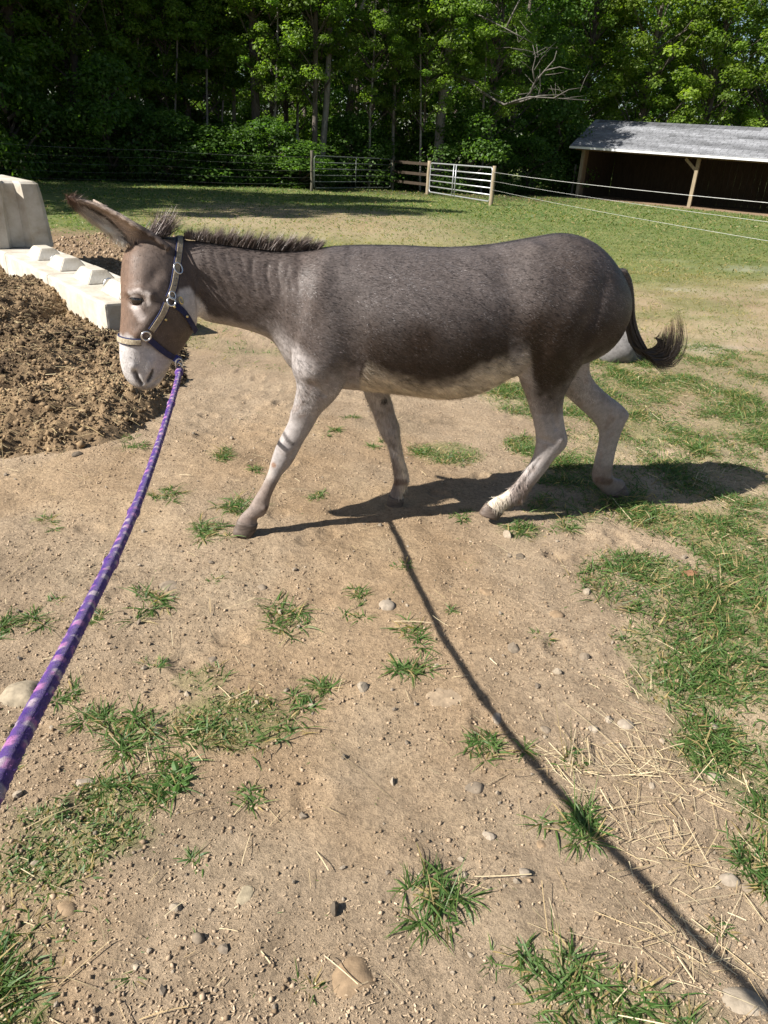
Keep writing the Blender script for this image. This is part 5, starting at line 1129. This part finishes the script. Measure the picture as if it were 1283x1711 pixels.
def tuft(px_, py_, rpx, n, label, seed, tall=None, stems=0, upr=.75):
    r_ = np.random.default_rng(seed); cx, cy, ex, ey = ellipse_on_ground(px_, py_, rpx, rpx * .6); 
    k_ = max(2, int(n / 16)); cen = np.stack([r_.normal(0, ex * .42, k_), r_.normal(0, ex * .42, k_)], 1); w = r_.integers(0, k_, n)
    off = cen[w] + r_.normal(0, .006, (n, 2)); az = r_.uniform(0, 6.28, n)
    tl = np.full(n, tall or max(.045, min(.115, ex * .95)))
    V, Q, C = blades(np.array([[cx, cy]]) + off, az, tl, (.0046 if rpx > 15 else .0033), r_, 4, .12, upr, (.15, .75))
    if stems:
        az2 = r_.uniform(.9, 2.2, stems); V2, Q2, C2 = blades(np.array([[cx, cy]]) + r_.normal(0, .012, (stems, 2)), az2, np.full(stems, .17), .0035, r_, 5, .15, 2.6, (.05, .2)); Q = np.concatenate([Q, Q2 + len(V)]); V = np.concatenate([V, V2]); C = np.concatenate([C, C2])
    root = link('grass_tuft', mesh_np('grass_tuft', V - np.array([cx, cy, 0]), Q, C, False, [M_GRASS]), None, (cx, cy, 0)); return tag(root, label, 'grass tuft', 'grass tufts on the bare soil')
TUFTS = [
 (37,1040,44,110,'grass tuft at the left edge, left of the purple rope',{}),(95,1006,20,34,'tiny grass tuft just left of the purple rope',{}),
 (175,1025,28,44,'small grass tuft touching the right side of the rope',{}),(258,1015,44,90,'sprawling grass tuft right of the rope at mid height',{}),
 (359,970,18,34,'tiny grass tuft left of centre below the front hoof',{}),(481,1030,48,120,'round grass tuft alone on the soil left of centre',{}),
 (598,988,26,60,'low dense grass tuft left of the rope shadow',{}),(582,1022,27,44,'wispy grass tuft just below the low dense one',{}),
 (254,1114,26,34,'thin grass tuft above the left-hand cluster',{}),(504,1176,38,60,'grass tuft joined to the right end of the big patch',{}),(546,1145,40,60,'darker grass tuft at the right of the big patch',{}),
 (116,1163,32,60,'grass tuft beside the rounded tan stone',{}),(178,1190,42,90,'grass tuft in the middle of the left-hand cluster',{}),(216,1232,58,150,'large spreading grass tuft in the left-hand cluster',{}),(292,1296,56,140,'leafy grass tuft with broad leaves below the left-hand cluster',{}),
 (37,1280,24,34,'small bright grass tuft under the rope at the left edge',{}),(410,1322,40,50,'thin sprawling grass tuft right of the leafy one',{}),(324,1432,18,34,'tiny bright grass tuft in the lower left centre',{}),
 (514,1646,22,20,'few dark grass blades left of the large rounded stone',{}),(222,1632,12,14,'tiny sprig of grass in front of a grey stone, bottom left',{}),
 (740,1520,60,150,'tall stemmed grass tuft in the lower centre',{'stems':7}),(960,1372,52,150,'grass tuft crossed by the rope shadow',{'stems':3}),(825,1594,15,20,'little sprout of grass in the bottom centre',{}),(935,1625,58,110,'ragged grass tuft at the bottom right of centre',{'stems':5}),
 (1196,1552,24,30,'few upright grass blades right of the rope shadow',{}),(815,1250,44,100,'grass tuft left of the rope shadow bend',{}),(951,1272,30,50,'pale grass tuft among straw right of the rope shadow',{'stems':3}),
 (682,1052,38,90,'grass tuft left of the rope shadow, upper of two',{}),(690,1120,44,100,'grass tuft left of the rope shadow, lower of two',{}),(669,950,17,40,'tiny grass tuft on the rope shadow near the far hoof',{}),(753,1022,18,30,'tiny grass tuft right of the rope shadow',{}),(913,1070,17,30,'tiny grass tuft near the pebble cluster',{}),
 (372,764,30,100,'grass tuft on the soil in front of the foreleg',{}),(426,786,22,60,'small grass tuft touching the near foreleg',{}),(392,842,36,140,'grass tuft left of the near front hoof',{}),(350,890,40,120,'low grass tuft left of the front hoof, nearest the camera',{}),
 (285,828,30,100,'grass tuft right of the purple rope at hoof height',{}),(215,745,24,70,'grass tuft left of the rope near the heap',{}),(85,870,26,50,'thin grass tuft on the far left soil',{}),(557,720,20,60,'grass tuft between the forelegs',{}),(629,745,22,60,'grass tuft in front of the far foreleg',{}),(541,832,22,60,'grass tuft at the left end of the donkey shadow',{}),
 (775,860,24,60,'grass tuft in front of the near hind hoof',{}),(880,884,32,90,'grass tuft just behind the near hind hoof',{}),(950,880,30,80,'grass tuft between the two hind hooves',{}),(585,697,16,50,'little grass tuft on bare soil between the forelegs, farther back',{})]
for n_, (a, b_, r_, k_, lab, kw) in enumerate(TUFTS): tuft(a, b_, r_, int(k_ * 1.5), lab, 500 + n_, **kw)
# broad leaves of a weed
rw = np.random.default_rng(8); wc = gp(300, 1306); wd = empty('broadleaf_weed', (wc[0], wc[1], ghs(wc[0], wc[1]))); tag(wd, 'small weed with round green leaves in the left-hand grass', 'weed')
for k_ in range(7):
    a = k_ * .9 + .3; r0 = .012 + .012 * (k_ % 3); c = .7 * np.array([math.cos(a) * (r0 + .02), math.sin(a) * (r0 + .02), .012 + .006 * (k_ % 3)]); u = np.array([math.cos(a), math.sin(a), .25]); sd = np.array([-math.sin(a), math.cos(a), 0]); th = np.linspace(0, 2 * np.pi, 13)[:-1]
    V = np.vstack([c + u * np.cos(t) * .014 + sd * np.sin(t) * .0095 + np.array([0, 0, -.004 * abs(math.sin(t))]) for t in th] + [c + np.array([0, 0, .001])]); mb = MB(); mb.add(V, None, [(12, i, (i + 1) % 12) for i in range(12)], np.array([.085, .17, .04]) * rw.uniform(.8, 1.2)); mb.build('leaf', M_GRASS, wd)
# lawn patches near the camera
rng = np.random.default_rng(29)
def lawn(n, x0, x1, y0, y1, dens, p=1.0):
    P = np.stack([rng.uniform(x0, x1, n), y0 + (y1 - y0) * rng.random(n) ** p], 1); cl_ = fbm(P[:, 0], P[:, 1], 7, 3, 81)
    d = dens(P[:, 0], P[:, 1]) * np.clip(.75 + 1.1 * cl_, 0, 1.4); return P[rng.random(n) < d]
P2 = lawn(620000, -1.6, 3.4, .6, 6.8, lambda x, y: green_near(x, y), 1.2)[:135000]
V, Q, C = blades(P2, rng.uniform(0, 6.28, len(P2)), .074 * np.clip(.8 + 1.3 * fbm(P2[:, 0], P2[:, 1], 5, 3, 83), .35, 1.7), .0054, rng, 2, .20, 1.0, (.1, .6))
tag(link('grass', mesh_np('grass', V, Q, C, False, [M_GRASS])), 'green grass patches in the foreground', 'grass', kind='stuff')
# sparse sprigs on bare soil
P2 = near_points(260); off = rng.normal(0, .012, (260 * 7, 2)); P2 = np.repeat(P2, 7, 0) + off
V, Q, C = blades(P2, rng.uniform(0, 6.28, len(P2)), np.full(len(P2), .026), .003, rng, 2, .1); tag(link('grass', mesh_np('grass', V, Q, C, False, [M_GRASS])), 'stray grass sprigs on bare soil', 'grass', kind='stuff')
# middle and far pasture
def far_d(x, y): return np.clip(np.maximum(green_far(x, y) * .9, sstep(5, 8, y) * .42 * (1 - in_yard(x, y))), 0, 1) * (1 - .9 * in_yard(x, y)) * (1 - sstep(-1.0, .2, (x - A_s[0]) * u_s[0] + (y - A_s[1]) * u_s[1]) * sstep(-2.2, -1.0, (x - A_s[0]) * v_s[0] + (y - A_s[1]) * v_s[1]))
for (n0, x0, x1, y0, y1, tl, wd_, mx_) in ((130000, -4, 6.5, 5.2, 12, .06, .008, 55000), (190000, -9, 12, 11.5, 22, .085, .020, 38000), (150000, -15, 20, 21.5, 37, .12, .036, 34000)):
    P2 = lawn(n0, x0, x1, y0, y1, far_d)[:mx_]; dry = dryness(P2[:, 0], P2[:, 1])
    V, Q, C = blades(P2, rng.uniform(0, 6.28, len(P2)), np.full(len(P2), tl), wd_, rng, 2, .12, 1.1, (.1, .5))
    dm = np.repeat(np.clip(dry * 1.2 + rng.normal(0, .25, len(P2)), 0, 1), 6); C = C * (1 - dm[:, None]) + np.array([[.33, .26, .125]]) * dm[:, None] * rng.uniform(.8, 1.2)
    tag(link('pasture_grass', mesh_np('pasture_grass', V, Q, C, False, [M_GRASS])), 'short pasture grass beyond the donkey', 'grass', kind='stuff')
